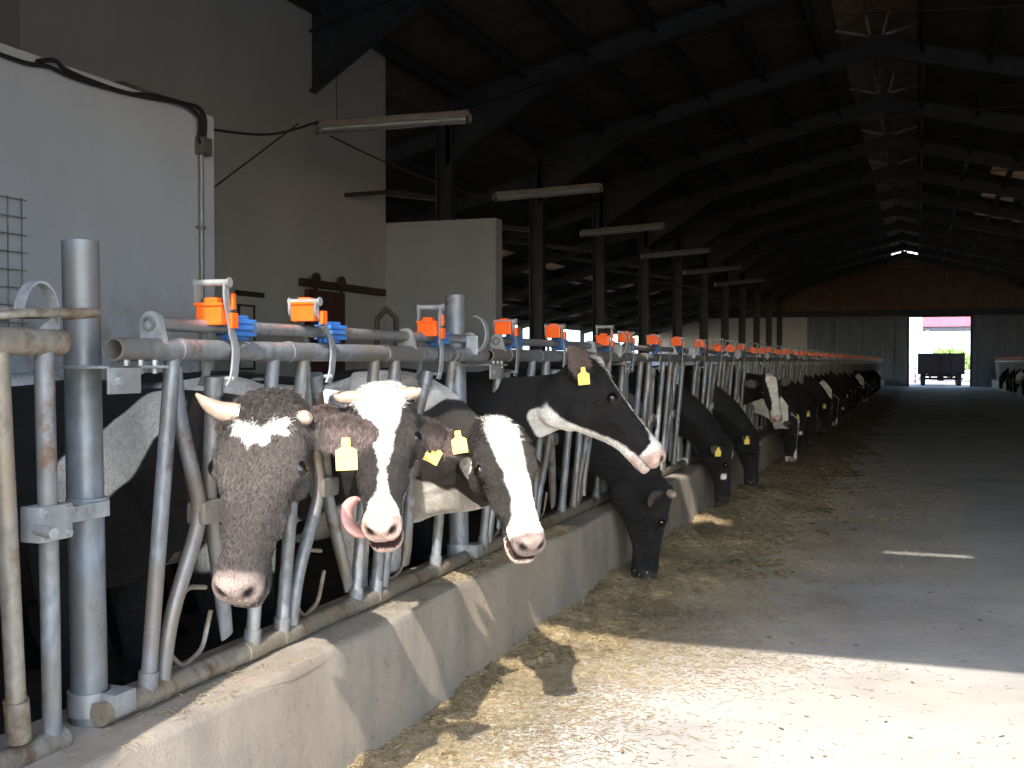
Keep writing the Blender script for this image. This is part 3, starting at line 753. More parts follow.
# ------------------------------------------------------------------ COWS
def cr(P, k):
    """Catmull-Rom resampling of rows of numbers"""
    P = np.array(P, float); n = len(P); out = []
    for i in range(n - 1):
        p0, p1, p2, p3 = P[max(i - 1, 0)], P[i], P[i + 1], P[min(i + 2, n - 1)]
        for j in range(k):
            t = j / k; out.append(.5 * (2 * p1 + (p2 - p0) * t + (2 * p0 - 5 * p1 + 4 * p2 - p3) * t * t + (3 * p1 - p0 - 3 * p2 + p3) * t ** 3))
    out.append(P[-1]); return np.array(out)
def profile(zt, wt, zm, wm, zb, wb, k=6):
    h = [(0, zt), (wt, zt - .12 * (zt - zm)), (wm, zm), (wb, zb + .15 * (zm - zb)), (0, zb)]
    pts = h + [(-a, b) for a, b in h[-2:0:-1]]
    P = np.array(pts); n = len(P); out = []
    for i in range(n):
        p0, p1, p2, p3 = P[i - 1], P[i], P[(i + 1) % n], P[(i + 2) % n]
        for j in range(k):
            t = j / k; out.append(.5 * (2 * p1 + (p2 - p0) * t + (2 * p0 - 5 * p1 + 4 * p2 - p3) * t * t + (3 * p1 - p0 - 3 * p2 + p3) * t ** 3))
    return out
def loft(bm, rows, xf):
    """rows: (x, zt, wt, zm, wm, zb, wb); xf maps local Vector to world"""
    R = []
    for r in rows: R.append([bm.verts.new(xf(V((r[0], y, z)))) for y, z in profile(*r[1:7])])
    skin(bm, R)
def skin(bm, R):
    n = len(R[0])
    for a, b in zip(R, R[1:]):
        for k in range(n): bm.faces.new((a[k], a[(k + 1) % n], b[(k + 1) % n], b[k]))
    for r in (R[0], R[-1]):
        c = bm.verts.new(sum((v.co for v in r), V()) / n)
        for k in range(n): bm.faces.new((r[k], r[(k + 1) % n], c))
def limb(bm, pts, xf, seg=12):
    P = cr([p for p in pts], 4); tube(bm, [xf(V(p[:3])) for p in P], [p[3] for p in P], seg)
def blob(bm, c, r, xf, sub=3):
    t = bmesh.ops.create_icosphere(bm, subdivisions=sub, radius=1)
    for v in t['verts']: v.co = xf(V((c[0] + v.co.x * r[0], c[1] + v.co.y * r[1], c[2] + v.co.z * r[2])))

HEAD = [(-.085, -.035, .05, -.12, .075, -.23, .04), (-.05, .0, .065, -.11, .095, -.265, .055), (0, .02, .08, -.08, .105, -.288, .058), (.06, .018, .098, -.065, .115, -.285, .058),
        (.13, .006, .094, -.055, .119, -.255, .055), (.18, .0, .088, -.056, .111, -.215, .05), (.25, -.008, .07, -.07, .092, -.185, .045),
        (.32, -.014, .05, -.078, .076, -.155, .044), (.39, -.018, .041, -.08, .063, -.132, .044), (.44, -.018, .043, -.08, .063, -.122, .046), (.48, -.022, .044, -.078, .065, -.122, .046),
        (.508, -.034, .039, -.08, .058, -.118, .041), (.522, -.055, .027, -.083, .041, -.108, .027)]
JAW = [(.05, -.13, .035, -.18, .05, -.25, .035), (.14, -.12, .04, -.18, .056, -.236, .04), (.24, -.118, .038, -.15, .05, -.20, .036), (.33, -.12, .032, -.142, .045, -.172, .032),
       (.40, -.124, .04, -.142, .053, -.168, .038), (.46, -.124, .046, -.144, .06, -.170, .042), (.495, -.126, .04, -.146, .05, -.168, .036), (.51, -.132, .022, -.147, .03, -.160, .02)]
BODY = [(-1.74, 1.26, .04, 1.15, .08, 1.0, .04), (-1.68, 1.36, .11, 1.17, .20, .90, .11), (-1.52, 1.41, .16, 1.20, .27, .80, .16), (-1.3, 1.425, .22, 1.2, .30, .70, .2),
        (-1.0, 1.40, .13, 1.05, .345, .60, .22), (-.7, 1.385, .11, 1.0, .365, .57, .22), (-.4, 1.395, .10, 1.0, .32, .61, .18), (-.15, 1.42, .08, 1.05, .265, .67, .16),
        (.05, 1.37, .08, 1.05, .225, .71, .13), (.17, 1.28, .07, 1.05, .16, .80, .09), (.23, 1.18, .04, 1.05, .09, .92, .05)]
FLEG = [(-.14, .15, .95, .13), (-.11, .165, .66, .085), (-.09, .17, .45, .058), (-.085, .17, .40, .06), (-.1, .17, .33, .044), (-.1, .17, .17, .036), (-.09, .17, .11, .046), (-.06, .17, .055, .052), (-.03, .17, .0, .062)]
HLEG = [(-1.46, .17, 1.05, .21), (-1.38, .2, .80, .15), (-1.46, .2, .62, .088), (-1.57, .19, .50, .058), (-1.56, .19, .44, .055), (-1.52, .19, .34, .043), (-1.48, .19, .17, .038), (-1.46, .19, .11, .048), (-1.42, .19, .05, .053), (-1.38, .19, 0, .062)]

BLACK = np.array((.012, .011, .011)); WHITE = np.array((.78, .73, .66)); PINK = np.array((.60, .40, .34)); GREY = np.array((.33, .27, .24))
def nz(p, f, seed=0):
    """cheap smooth pseudo noise on an (n,3) array, about -1..1"""
    r = np.random.RandomState(seed); o = 0
    for k in range(5):
        d = r.normal(size=3); d /= np.linalg.norm(d); o = o + np.sin(p @ d * f * (1 + .45 * k) + r.uniform(0, 6.28)) / (1 + .3 * k)
    return o / 2.2
def sstep(a, b, x): t = np.clip((x - a) / (b - a), 0, 1); return t * t * (3 - 2 * t)

def make_cow(label, O, yaw, P, ex, ez, s=1.0, white=(), face=None, ears=None, horns=(), voxel=.008, tags=(), tongue=None, jaw=0., muzzle='grey', group=None, neck_t=(.35, .75), nk=1.0, fur=0, deep=.07, seed=0, black=BLACK, neck_white=None, lip=None):
    O = V(O); P = V(P); ex = V(ex).normalized(); ez = V(ez); ez = (ez - ex * ez.dot(ex)).normalized(); ey = ez.cross(ex)
    cyw, syw = math.cos(yaw), math.sin(yaw)
    bx = lambda p: V((O.x + p.x * cyw - p.y * syw, O.y + p.x * syw + p.y * cyw, O.z + p.z))
    hx = lambda p: P + (ex * p.x + ey * p.y + ez * p.z) * s
    bm = new()
    loft(bm, cr(BODY, 5), bx)
    for sd in (1, -1):
        for L in (FLEG, HLEG): limb(bm, [(a, b * sd, c, d) for a, b, c, d in L], bx)
    blob(bm, (-1.22, 0, .60), (.24, .2, .15), bx); limb(bm, [(-1.70, 0, 1.36, .03), (-1.79, 0, 1.2, .028), (-1.8, 0, .85, .022), (-1.79, 0, .6, .04), (-1.79, 0, .42, .02)], bx, 8)
    # neck
    A = bx(V((-.08, 0, 1.10))); B = hx(V((.05, 0, -.12)))
    fwd = V((cyw, syw, 0)); left = V((-syw, cyw, 0))
    ta = (fwd + V((0, 0, .25))).normalized(); tb = (ex * neck_t[0] + ez * neck_t[1]).normalized()
    Ld = (B - A).length; R = []; n = 26
    for i in range(n + 1):
        t = i / n; h00 = 2 * t ** 3 - 3 * t * t + 1; h10 = t ** 3 - 2 * t * t + t; h01 = -2 * t ** 3 + 3 * t * t; h11 = t ** 3 - t * t
        p = A * h00 + ta * (Ld * h10) + B * h01 + tb * (Ld * h11)
        d = A * (6 * t * t - 6 * t) + ta * (Ld * (3 * t * t - 4 * t + 1)) + B * (6 * t - 6 * t * t) + tb * (Ld * (3 * t * t - 2 * t)); d.normalize()
        l = left.lerp(ey, t); l = (l - d * l.dot(d)).normalized(); u = d.cross(l)
        w = .20 * (1 - t) ** 1.4 + .088 * (1 - (1 - t) ** 1.4); hh = .30 * (1 - t) ** 1.2 + .125 * (1 - (1 - t) ** 1.2)
        w *= (1 - .12 * math.sin(math.pi * t)) * nk; hh *= nk
        R.append([bm.verts.new(p + l * y + u * z) for y, z in profile(hh * .95, w * .45, 0, w, -hh * (1 + .4 * (1 - t) * min(1, 4 * t)), w * .34)])
    skin(bm, R)
    def hd(p):
        q = V(p); 
        if q.z < -.08: q.z = -.08 + (q.z + .08) * (1 + deep * max(0, min(1, (.42 - q.x) / .36)))
        return q
    loft(bm, cr(HEAD, 5), lambda p: hx(hd(p)))
    ca, sa = math.cos(jaw), math.sin(jaw)
    jx0 = lambda p: hx(V((.05 + (p.x - .05) * ca + (p.z + .16) * sa, p.y, -.16 - (p.x - .05) * sa + (p.z + .16) * ca)))
    jx = lambda p: jx0(hd(p))
    loft(bm, cr(JAW, 4), jx)
    for sd in (1, -1):
        blob(bm, (.16, sd * .101, -.040), (.046, .033, .036), hx, 2)          # lids and orbit
        blob(bm, (.135, sd * .088, -.012), (.05, .028, .02), hx, 2)           # brow
        blob(bm, (.24, sd * .070, -.095), (.10, .022, .022), hx, 2)           # facial crest
        blob(bm, (.10, sd * .066, -.17), (.085, .04, .075), hx, 2)            # cheek muscle
    if not horns: blob(bm, (-.005, 0, .0), (.04, .07, .035), hx, 2)           # poll
    else: blob(bm, (-.005, 0, .005), (.045, .09, .03), hx, 2)
    ears = ears or [((-.2, 1, -.1), (.55, 0, .75)), ((-.2, -1, -.1), (.55, 0, .75))]
    earinfo = []
    for (d, nn), sd in zip(ears, (1, -1)):
        d = V(d).normalized(); nn = V(nn); nn = (nn - d * nn.dot(d)).normalized(); b = d.cross(nn)
        r0 = V((.045, sd * .088, -.07)); Lr = .22; rows = []; earinfo.append((r0, d, nn, b, Lr))
        for t, w, th, cup in ((0, .026, .026, 0), (.12, .032, .024, .0), (.25, .044, .016, .25), (.4, .058, .010, .45), (.55, .063, .009, .42), (.7, .059, .008, .36), (.84, .045, .008, .3), (.94, .027, .007, .2), (1.0, .01, .006, .1)):
            rw = []
            for j in range(16):
                a = j * math.pi * 2 / 16; x = math.cos(a); z = math.sin(a)
                q = r0 + d * (Lr * t) + b * (w * x) + nn * (th * z + cup * w * x * x * 1.5 - cup * w * .5)
                rw.append(bm.verts.new(hx(q)))
            rows.append(rw)
        skin(bm, rows)
    bmesh.ops.recalc_face_normals(bm, faces=bm.faces[:])
    me = bpy.data.meshes.new('tmp'); bm.to_mesh(me); bm.free()
    o = bpy.data.objects.new('tmp', me); COL.objects.link(o)
    md = o.modifiers.new('r', 'REMESH'); md.mode = 'VOXEL'; md.voxel_size = voxel
    ms = o.modifiers.new('s', 'SMOOTH'); ms.factor = .5; ms.iterations = 5 if voxel < .011 else 3
    dg = bpy.context.evaluated_depsgraph_get(); ev = o.evaluated_get(dg)
    out = bpy.data.meshes.new_from_object(ev); bpy.data.objects.remove(o); bpy.data.meshes.remove(me)
    nv = len(out.vertices); co = np.empty(nv * 3, np.float32); out.vertices.foreach_get('co', co); co = co.reshape(-1, 3).astype(float)
    no = np.empty(nv * 3, np.float32); out.vertices.foreach_get('normal', no); no = no.reshape(-1, 3)
    Hm = np.array([list(ex), list(ey), list(ez)]); h = (co - np.array(P)) @ Hm.T / s
    bl = co - np.array(O); bl = np.stack([bl[:, 0] * cyw + bl[:, 1] * syw, -bl[:, 0] * syw + bl[:, 1] * cyw, bl[:, 2]], 1)
    # distances to the ears so that they never count as face
    isear = np.zeros(nv, bool); earin = np.zeros(nv)
    for r0, d, nn, b, Lr in earinfo:
        q = h - np.array(r0); t = q @ np.array(d) / Lr; w = np.abs(q @ np.array(b)); m = (t > .2) & (t < 1.06) & (w < .08) & (np.abs(q @ np.array(nn)) < .06)
        isear |= m
        nl = no @ Hm.T @ np.array(nn); earin = np.maximum(earin, np.where(m, sstep(.2, .7, nl) * sstep(.25, .4, t), 0))
    head = (h[:, 0] > -.12) & (h[:, 0] < .6) & (np.abs(h[:, 1]) < .16) & (h[:, 2] > -.34) & (h[:, 2] < .08) & ~isear
    # nostrils, mouth corner and grooves
    disp = np.zeros(nv)
    nost = np.zeros(nv)
    for sd in (1, -1):
        e = ((h[:, 0] - .508) / .026) ** 2 + ((h[:, 1] - sd * .037 - .35 * sd * (h[:, 2] + .058)) / .018) ** 2 + ((h[:, 2] + .058) / .019) ** 2
        nost = np.maximum(nost, np.exp(-e * 1.1)); 
        e2 = ((h[:, 0] - .49) / .035) ** 2 + ((h[:, 1] - sd * .05) / .034) ** 2 + ((h[:, 2] + .052) / .03) ** 2; disp += .006 * np.exp(-e2)
        e3 = ((h[:, 0] - .27) / .07) ** 2 + ((h[:, 1] - sd * .08) / .03) ** 2 + ((h[:, 2] + .045) / .025) ** 2; disp -= .006 * np.exp(-e3)
        e4 = ((h[:, 0] - .215) / .03) ** 2 + ((h[:, 1] - sd * .10) / .03) ** 2 + ((h[:, 2] + .075) / .02) ** 2; disp -= .006 * np.exp(-e4)
    disp -= nost * .02; disp *= head
    eyem = np.zeros(nv)
    for sd in (1, -1):
        q = (h - np.array((.163, sd * .118, -.05))) / np.array((.036, .03, .026)); eyem = np.maximum(eyem, np.exp(-(q ** 2).sum(1)))
    co2 = co + no * (disp * s)[:, None] 
    tuft = (h[:, 0] < .07) & (h[:, 0] > -.1) & (h[:, 2] > -.05) & head
    co2 += no * (np.where(tuft, .004 * nz(co, 160, 5), 0) + .0012 * nz(co, 120, 9))[:, None]
    out.vertices.foreach_set('co', co2.astype(np.float32).ravel())
    # colours
    sunlit_head = sstep(-.75, -.2, h[:, 0])[:, None] * (np.abs(h[:, 1]) < .45)[:, None]
    col = (BLACK[None, :] * (1 - sunlit_head) + black[None, :] * sunlit_head) * (1 + .25 * nz(co, 9, seed)[:, None]); gl = np.zeros(nv)  # head and neck take a lighter black, sunlight put into the coat colour
    f = np.zeros(nv)
    for c, r in white: f = f + np.exp(-(((bl - np.array(c)) / np.array(r)) ** 2).sum(1))
    f += .16 * nz(bl, 7, seed + 1) + .05 * nz(bl, 30, seed + 2)
    wm = (sstep(.46, .54, f) * (~head & ~isear)) if len(white) else np.zeros(nv)
    if neck_white is not None: wm = np.maximum(wm, neck_white(bl, h, co, no) * (~isear))
    if face is not None: wm = np.where(head, np.maximum(face(h, nz(h, 38, seed + 3) * .6 + nz(h, 110, seed + 4) * .5), wm * (h[:, 0] < .08) * (neck_white is not None)), wm)
    col = col * (1 - wm[:, None]) + WHITE * (1 + .06 * nz(co, 14, 3)[:, None]) * wm[:, None]
    mz = sstep(.452, .475, h[:, 0] + .25 * np.clip(-h[:, 2] - .02, 0, .1) - .12 * np.abs(h[:, 1]) + .004 * nz(h, 70, 2)) * head * (h[:, 2] > -.128 - .0)
    mc = {'grey': np.array((.30, .235, .20)), 'pink': np.array((.60, .42, .35)), 'dark': np.array((.035, .03, .028)), 'pinkgrey': np.array((.25, .19, .165))}[muzzle]
    mcol = mc * (1 + .22 * nz(h, 60, 7)[:, None])
    col = col * (1 - mz[:, None]) + mcol * mz[:, None]; gl = np.maximum(gl, mz * .9)
    crumb = ((nz(co, 520, 21) + nz(co, 900, 22)) > 1.15) & head & (h[:, 0] > .45) & (h[:, 2] < -.07)
    col[crumb] = (.55, .43, .27)
    nk = np.clip(nost * 2.0 - .15, 0, 1) * head; col = col * (1 - nk[:, None]) + np.array((.012, .008, .008)) * nk[:, None]
    ml = np.exp(-((h[:, 2] + .124 + 0 * h[:, 0]) / .0045) ** 2) * (h[:, 0] > .3) * head * .9 
    col = col * (1 - ml[:, None]) + np.array((.02, .013, .012)) * ml[:, None]
    nzl = no @ np.array(ez); gp = head & (h[:, 0] > .3) & (h[:, 0] < .497) & (jaw > .03) & (h[:, 2] < -.112) & (nzl < -.55) & (h[:, 2] > -.128); col[gp] = (.03, .018, .016)
    gp2 = head & (h[:, 0] > .3) & (h[:, 2] < -.128) & (nzl > .45) & (jaw > .03); col[gp2] = (.045, .022, .02)
    if lip is not None:
        q = head & (h[:, 0] > .41) & (h[:, 2] < -.13) & ~gp2; col[q] = np.array(lip) * (1 + .15 * nz(co[q], 50, 4)[:, None])
    em = np.clip(eyem * 1.2, 0, 1) * head; col = col * (1 - em[:, None]) + np.array((.018, .014, .013)) * em[:, None]
    if earin.max() > 0: col = col * (1 - .75 * earin[:, None]) + np.array((.15, .108, .095)) * .75 * earin[:, None]
    col = np.clip(col, .004, 1)
    at_ = out.color_attributes.new('coat', 'FLOAT_COLOR', 'POINT')
    at_.data.foreach_set('color', np.concatenate([col, gl[:, None]], 1).astype(np.float32).ravel())
    out.name = 'cow'; out.materials.clear(); out.materials.append(M['coat'])
    out.polygons.foreach_set('use_smooth', np.ones(len(out.polygons), bool)); out.update()
    cow = bpy.data.objects.new('cow', out); COL.objects.link(cow); tag(cow, label, 'cow', group)
    if fur:
        ok = ((h[:, 0] > -.10) & (h[:, 0] < .46) & (np.abs(h[:, 1]) < .33) & (h[:, 2] > -.30) & (h[:, 2] < .09) & (mz < .15) & (em < .12)) | isear
        idx = rng.choice(np.nonzero(ok)[0], fur); p = co2[idx] + rng.normal(0, .002, (fur, 3)); nn_ = no[idx].astype(float)
        tf = tuft[idx]; L = np.where(tf, rng.uniform(.014, .032, fur), rng.uniform(.006, .012, fur)) * s
        L = np.where(isear[idx], rng.uniform(.010, .022, fur), L)
        fl = np.array(ex)[None, :] * .8 - np.array(ez)[None, :] * .1 + rng.normal(0, .30, (fur, 3)); fl[tf] += rng.normal(0, .5, (int(tf.sum()), 3))
        fl = fl - nn_ * (fl * nn_).sum(1)[:, None]; d = fl / np.linalg.norm(fl, axis=1)[:, None] + nn_ * np.where(tf, .6, .30)[:, None]; d /= np.linalg.norm(d, axis=1)[:, None]
        s1 = np.cross(d, nn_); s1 /= np.linalg.norm(s1, axis=1)[:, None] + 1e-9; s2 = np.cross(s1, d); rings = []
        for t, r in ((0, .0009), (.5, .0008), (1, .0002)):
            c = p - nn_ * .001 + d * (L * t)[:, None] - nn_ * (L * t * t * .15)[:, None]
            for k in range(3): rings.append(c + (s1 * math.cos(k * 2.094) + s2 * math.sin(k * 2.094)) * r)
        vv = np.stack(rings, 1).reshape(-1, 3); base = np.arange(fur)[:, None] * 9
        ff = np.concatenate([base + np.array([[r + k, r + (k + 1) % 3, r + 3 + (k + 1) % 3, r + 3 + k]]) for r in (0, 3) for k in range(3)], 0)
        fm = bpy.data.meshes.new('fur'); fm.from_pydata(vv.tolist(), [], ff.tolist()); fm.materials.append(M['coat'])
        fc_ = np.repeat(np.clip(col[idx] * rng.uniform(.7, 1.35, (fur, 1)), .004, 1), 9, 0); ca_ = fm.color_attributes.new('coat', 'FLOAT_COLOR', 'POINT')
        ca_.data.foreach_set('color', np.concatenate([fc_, np.zeros((len(fc_), 1))], 1).astype(np.float32).ravel())
        fo = bpy.data.objects.new('fur', fm); COL.objects.link(fo); fo.parent = cow; fo['kind'] = 'stuff'
    for sd in (1, -1):
        bm = new(); bmesh.ops.create_uvsphere(bm, u_segments=20, v_segments=14, radius=.0265 * s, matrix=Matrix.Translation(hx(V((.163, sd * .1125, -.036))))); link('eye', bm, 'eye', cow, True)
    for pts, rad in horns:
        bm = new(); Pp = cr([list(p) for p in pts], 5); rr = cr([[r] for r in rad], 5)[:, 0]; tube(bm, [hx(V(p)) for p in Pp], [r * s for r in rr], 14); link('horn', bm, 'horn', cow, True)
    for e, (t, bo, no_, tw) in tags:
        r0, d, nn, b, Lr = earinfo[e]; c = hx(r0 + d * (Lr * t) + b * bo + nn * no_)
        X = (ex * b.x + ey * b.y + ez * b.z); D_ = (ex * d.x + ey * d.y + ez * d.z); Nn = (ex * nn.x + ey * nn.y + ez * nn.z)
        dn = V((0, 0, -1)) ; fc = (Nn * .5 - FW * 1.0).normalized(); dn = (dn + RT * tw); dn = (dn - fc * dn.dot(fc)).normalized(); sw = fc.cross(dn)
        ol = [(-.011, -.012), (.011, -.012), (.012, .012), (.029, .022), (.029, .075), (-.029, .075), (-.029, .022), (-.012, .012)]
        bm = new(); prism(bm, [c + fc * .004 + sw * a + dn * b2 for a, b2 in ol], fc * .003); cyl(bm, c - fc * .006, c + fc * .010, .008, 10); link('ear_tag', bm, 'tag', cow)
    if tongue:
        bm = new(); Pp = cr([list(p) for p in tongue], 5); tube(bm, [hx(V(p[:3])) for p in Pp], [p[3] * s for p in Pp], 16, flat=[(1, .5)] * len(Pp)); link('tongue', bm, 'tongue', cow, True)
    return cow
def pw(x, pts):
    return np.interp(x, [p[0] for p in pts], [p[1] for p in pts])
def top(h): return sstep(-.075, -.055, h[:, 2] + .12 * np.clip(h[:, 0] - .3, 0, 1))

# 1: black face, forehead patch, one long horn
def face1(h, n):
    y = h[:, 1]; x = h[:, 0]
    up = .046 + .006 * np.sin(y * 50 + .6) - .012 * np.exp(-((y - .035) / .02) ** 2); lo = .088 + .03 * np.exp(-((y + .025) / .016) ** 2) + .026 * np.exp(-((y - .018) / .014) ** 2) + .014 * n
    return sstep(-.003, .003, np.minimum.reduce([x - up - .010 * n, lo - x, .078 - np.abs(y - .005) + .008 * n])) * (h[:, 2] > -.06)
FLOORZ = .02
ex = cdir(-.07, -.84, .54); ez = cdir(-.08, .57, .81)
make_cow('black faced horned cow with a ragged white forehead patch, nearest the camera', (-2.62, 3.22, FLOORZ), -.06, onX(266, 410, -1.66), ex, ez, .99, voxel=.0064, fur=30000,
    white=[((.02, -.22, 1.08), (.13, .3, .12)), ((.14, -.18, 1.20), (.13, .3, .10)), ((.27, -.12, 1.32), (.14, .3, .09)), ((-1.2, 0, .6), (.3, .3, .2))], face=face1,
    ears=[((-.10, 1, .0), (.35, .1, .85)), ((-.4, -.55, -.75), (.5, -.2, .6))],
    horns=[([(.015, -.07, -.0), (.015, -.115, .012), (.0, -.155, .022), (-.03, -.195, .028)], [.031, .028, .02, .005]), ([(.02, .085, -.015), (.016, .115, -.008), (.013, .126, -.004)], [.024, .021, .012])],
    tags=[(0, (.60, .025, .026, .05))], muzzle='pinkgrey', seed=3, black=np.array((.066, .055, .049)))  # face black raised to look sunlit
# 2: white blaze, tongue out
def face2(h, n):
    w = pw(h[:, 0], [(-.1, .09), (.03, .085), (.08, .07), (.14, .05), (.20, .03), (.30, .012), (.37, .014), (.42, .04), (.46, .06), (.53, .07)])
    c = pw(h[:, 0], [(0, -.005), (.2, .012), (.4, .006), (.5, 0)])
    return np.maximum(sstep(-.004, .004, w - np.abs(h[:, 1] - c) + .008 * n) * top(h), (h[:, 0] > .42) & (h[:, 2] < -.135) & (np.abs(h[:, 1]) < .05))
ex = cdir(.06, -.77, .63); ez = cdir(-.04, .63, .77)
make_cow('white blazed cow with short horns curling its pink tongue, second from the front post', (-2.62, 4.06, FLOORZ), -.03, onX(381, 397, -1.72), ex, ez, .98, voxel=.0074, fur=24000,
    white=[((.0, 0, 1.36), (.5, .5, .17)), ((.35, 0, 1.36), (.35, .4, .15)), ((-1.1, -.1, 1.35), (.35, .5, .2)), ((-.5, 0, .65), (.4, .4, .2)), ((.1, 0, .75), (.2, .3, .25))], face=face2,
    ears=[((-.05, .5, -.9), (.5, .1, .7)), ((-.35, -1, -.25), (.5, -.1, .7))],
    horns=[([(.0, -.07, -.0), (.0, -.11, .008), (.005, -.142, .018), (.0, -.16, .03)], [.028, .025, .018, .005]), ([(.0, .07, .0), (.0, .105, .008), (.003, .128, .018), (-.002, .14, .03)], [.027, .024, .017, .005])],
    muzzle='pink', black=np.array((.030, .026, .024)), jaw=.08, seed=8, lip=(.66, .45, .38),  # black lightened as if the head stood in sun
    tongue=[(.36, -.02, -.145, .03), (.44, -.055, -.145, .032), (.455, -.09, -.135, .033), (.435, -.118, -.115, .033), (.395, -.122, -.095, .031), (.372, -.10, -.08, .026), (.368, -.08, -.07, .014)])
# 3: broad white blaze
def face3(h, n):
    w = pw(h[:, 0], [(-.1, .03), (-.03, .05), (.02, .07), (.1, .062), (.2, .05), (.3, .048), (.38, .055), (.43, .085), (.5, .12), (.53, .12)])
    y = h[:, 1] - pw(h[:, 0], [(0, 0), (.3, .012), (.5, .0)])
    return np.maximum(sstep(-.004, .004, w - np.abs(y) + .006 * n) * np.where(h[:, 0] > .40, 1, top(h)), (h[:, 0] > .40) * (h[:, 2] < -.125))
ex = cdir(.28, -.76, .58); ez = cdir(.26, .60, .76)
make_cow('cow with a broad white blaze and drooping lower lip, third from the front post', (-2.36, 4.80, FLOORZ), -.03, onX(498, 429, -1.52), ex, ez, .98, voxel=.0074, fur=24000,
    white=[((.16, 0, .80), (.25, .35, .28)), ((-.1, 0, .62), (.4, .4, .22)), ((-.05, -.2, 1.33), (.35, .4, .12)), ((.28, .05, 1.36), (.3, .4, .10))], face=face3,
    ears=[((-.1, .5, -.9), (.5, .1, .7)), ((-.38, -1, .02), (.42, 0, .85))],
    tags=[(1, (.70, -.02, .040, -.5)), (1, (.40, .04, .038, .15))], muzzle='pinkgrey', black=np.array((.032, .028, .025)), jaw=.045, nk=1.22, seed=15, lip=(.74, .60, .50),  # sun on head and neck is painted in by this lighter black
    neck_white=lambda b, h, c, n_: sstep(.0, .03, 0.98 - b[:, 2] - .12 * nz(b, 10, 4) + .10 * b[:, 0]) * (b[:, 0] > .05) * (b[:, 0] < 1.0) * (h[:, 0] < .1))
# 4: profile, white jaw
def face4(h, n):
    w = pw(h[:, 0], [(-.1, .03), (0, .05), (.05, .045), (.15, .035), (.25, .028), (.35, .03), (.42, .05), (.46, .10), (.53, .13)])
    bl = sstep(-.004, .004, w - np.abs(h[:, 1]) + .005 * n) * np.where(h[:, 0] > .43, 1, top(h))
    jz = pw(h[:, 0], [(-.1, -.22), (.0, -.275), (.1, -.262), (.2, -.21), (.3, -.158), (.4, -.13), (.5, -.11)])
    return np.maximum(bl, sstep(-.004, .004, jz - h[:, 2] + .006 * n) * sstep(-.03, .0, h[:, 0]))
ex = cdir(.66, -.74, .12); ez = cdir(.74, .66, .1)
make_cow('black cow in profile with white jaw and thin blaze, stretching its head right', (-2.62, 5.72, FLOORZ), -.02, onX(595, 366, -1.52), ex, ez, 1.11, deep=.26, voxel=.0085, fur=14000,
    white=[((-.9, -.3, 1.1), (.3, .4, .3))], face=face4,
    ears=[((-.35, 1, -.1), (.5, .1, .7)), ((-.7, -.5, .22), (.3, -1, .3))],
    tags=[(1, (.40, .0, .02, .1))], muzzle='pink', seed=22, lip=(.72, .55, .47),
    neck_white=lambda b, h, c, n_: sstep(.44, .52, np.exp(-((h[:, 0] - .05) / .12) ** 2 - ((h[:, 2] + .345) / .075) ** 2) + .07 * nz(b, 26, 4)))
# 5: black grazing cow, head down on the feed
make_cow('all black cow reaching head down over the kerb to the feed, below the profiled head', (-2.55, 7.55, FLOORZ), .0, onX(667, 492, -1.58), (-.07, -.03, -1), (1, .36, 0), 1.16, deep=.2, voxel=.0085,
    face=lambda h, n: np.zeros(len(h)), ears=[((-.3, 1, -.3), (.6, 0, .7)), ((-.3, -1, -.3), (.6, 0, .7))], horns=[([(.0, .07, 0), (.0, .11, .02), (-.01, .13, .03)], [.026, .022, .008]), ([(.0, -.07, 0), (.0, -.11, .02), (-.01, -.13, .03)], [.026, .022, .008])],
    muzzle='dark', seed=30, neck_t=(.8, .25), nk=1.2)
# 6: black cow standing back, nose just through the bars
make_cow('black cow standing behind the bars with only its dark nose at the fence', (-3.25, 9.35, FLOORZ), .0, (-2.45, 9.3, 1.37), (.75, .02, -.62), (.62, 0, .75), 1.02, voxel=.012,
    face=lambda h, n: np.zeros(len(h)), muzzle='dark', seed=33)
# grazing and standing kinds for the row behind
def spots(h, n): return sstep(-.004, .004, .032 - np.sqrt((h[:, 0] - .08) ** 2 + (h[:, 1]) ** 2) + .01 * n) * (h[:, 2] > -.06) + sstep(-.004, .004, .028 - np.sqrt((h[:, 0] - .27) ** 2 + (h[:, 1] + .08) ** 2 + (h[:, 2] + .06) ** 2) + .006 * n)
def stripe(h, n):
    w = pw(h[:, 0], [(-.1, .05), (.1, .05), (.3, .025), (.45, .06), (.53, .09)]); return sstep(-.004, .004, w - np.abs(h[:, 1]) + .006 * n) * np.where(h[:, 0] > .44, 1, top(h))
GP = (.88, 0, .70); GX = (.05, .0, -1); GZ = (1, 0, .05)
def graze(label, y, x=-2.55, dz=0, **kw):
    return make_cow(label, (x, y, FLOORZ), 0, (x + GP[0], y + kw.pop('dy', 0), GP[2] + dz), kw.pop('ex', GX), kw.pop('ez', GZ), 1.04, voxel=.013, neck_t=(.8, .25), **kw)
er = [((-.3, 1, -.3), (.6, 0, .7)), ((-.3, -1, -.3), (.6, 0, .7))]
g1 = graze('black cow with a small white cheek spot eating past the all black one', 10.7, face=spots, ears=er, muzzle='dark', seed=41, tags=[(1, (.5, .02, .01, 0))], white=[((-.9, 0, 1.0), (.25, .5, .3))])
g2 = graze('black cow with a round yellow ear tag eating just behind the cheek spotted cow', 12.2, -2.5, face=lambda h, n: spots(h, n) * (h[:, 0] < .2), ears=er, muzzle='dark', seed=44, tags=[(1, (.6, .02, .01, 0)), (0, (.6, .02, .01, 0))], dy=.1)
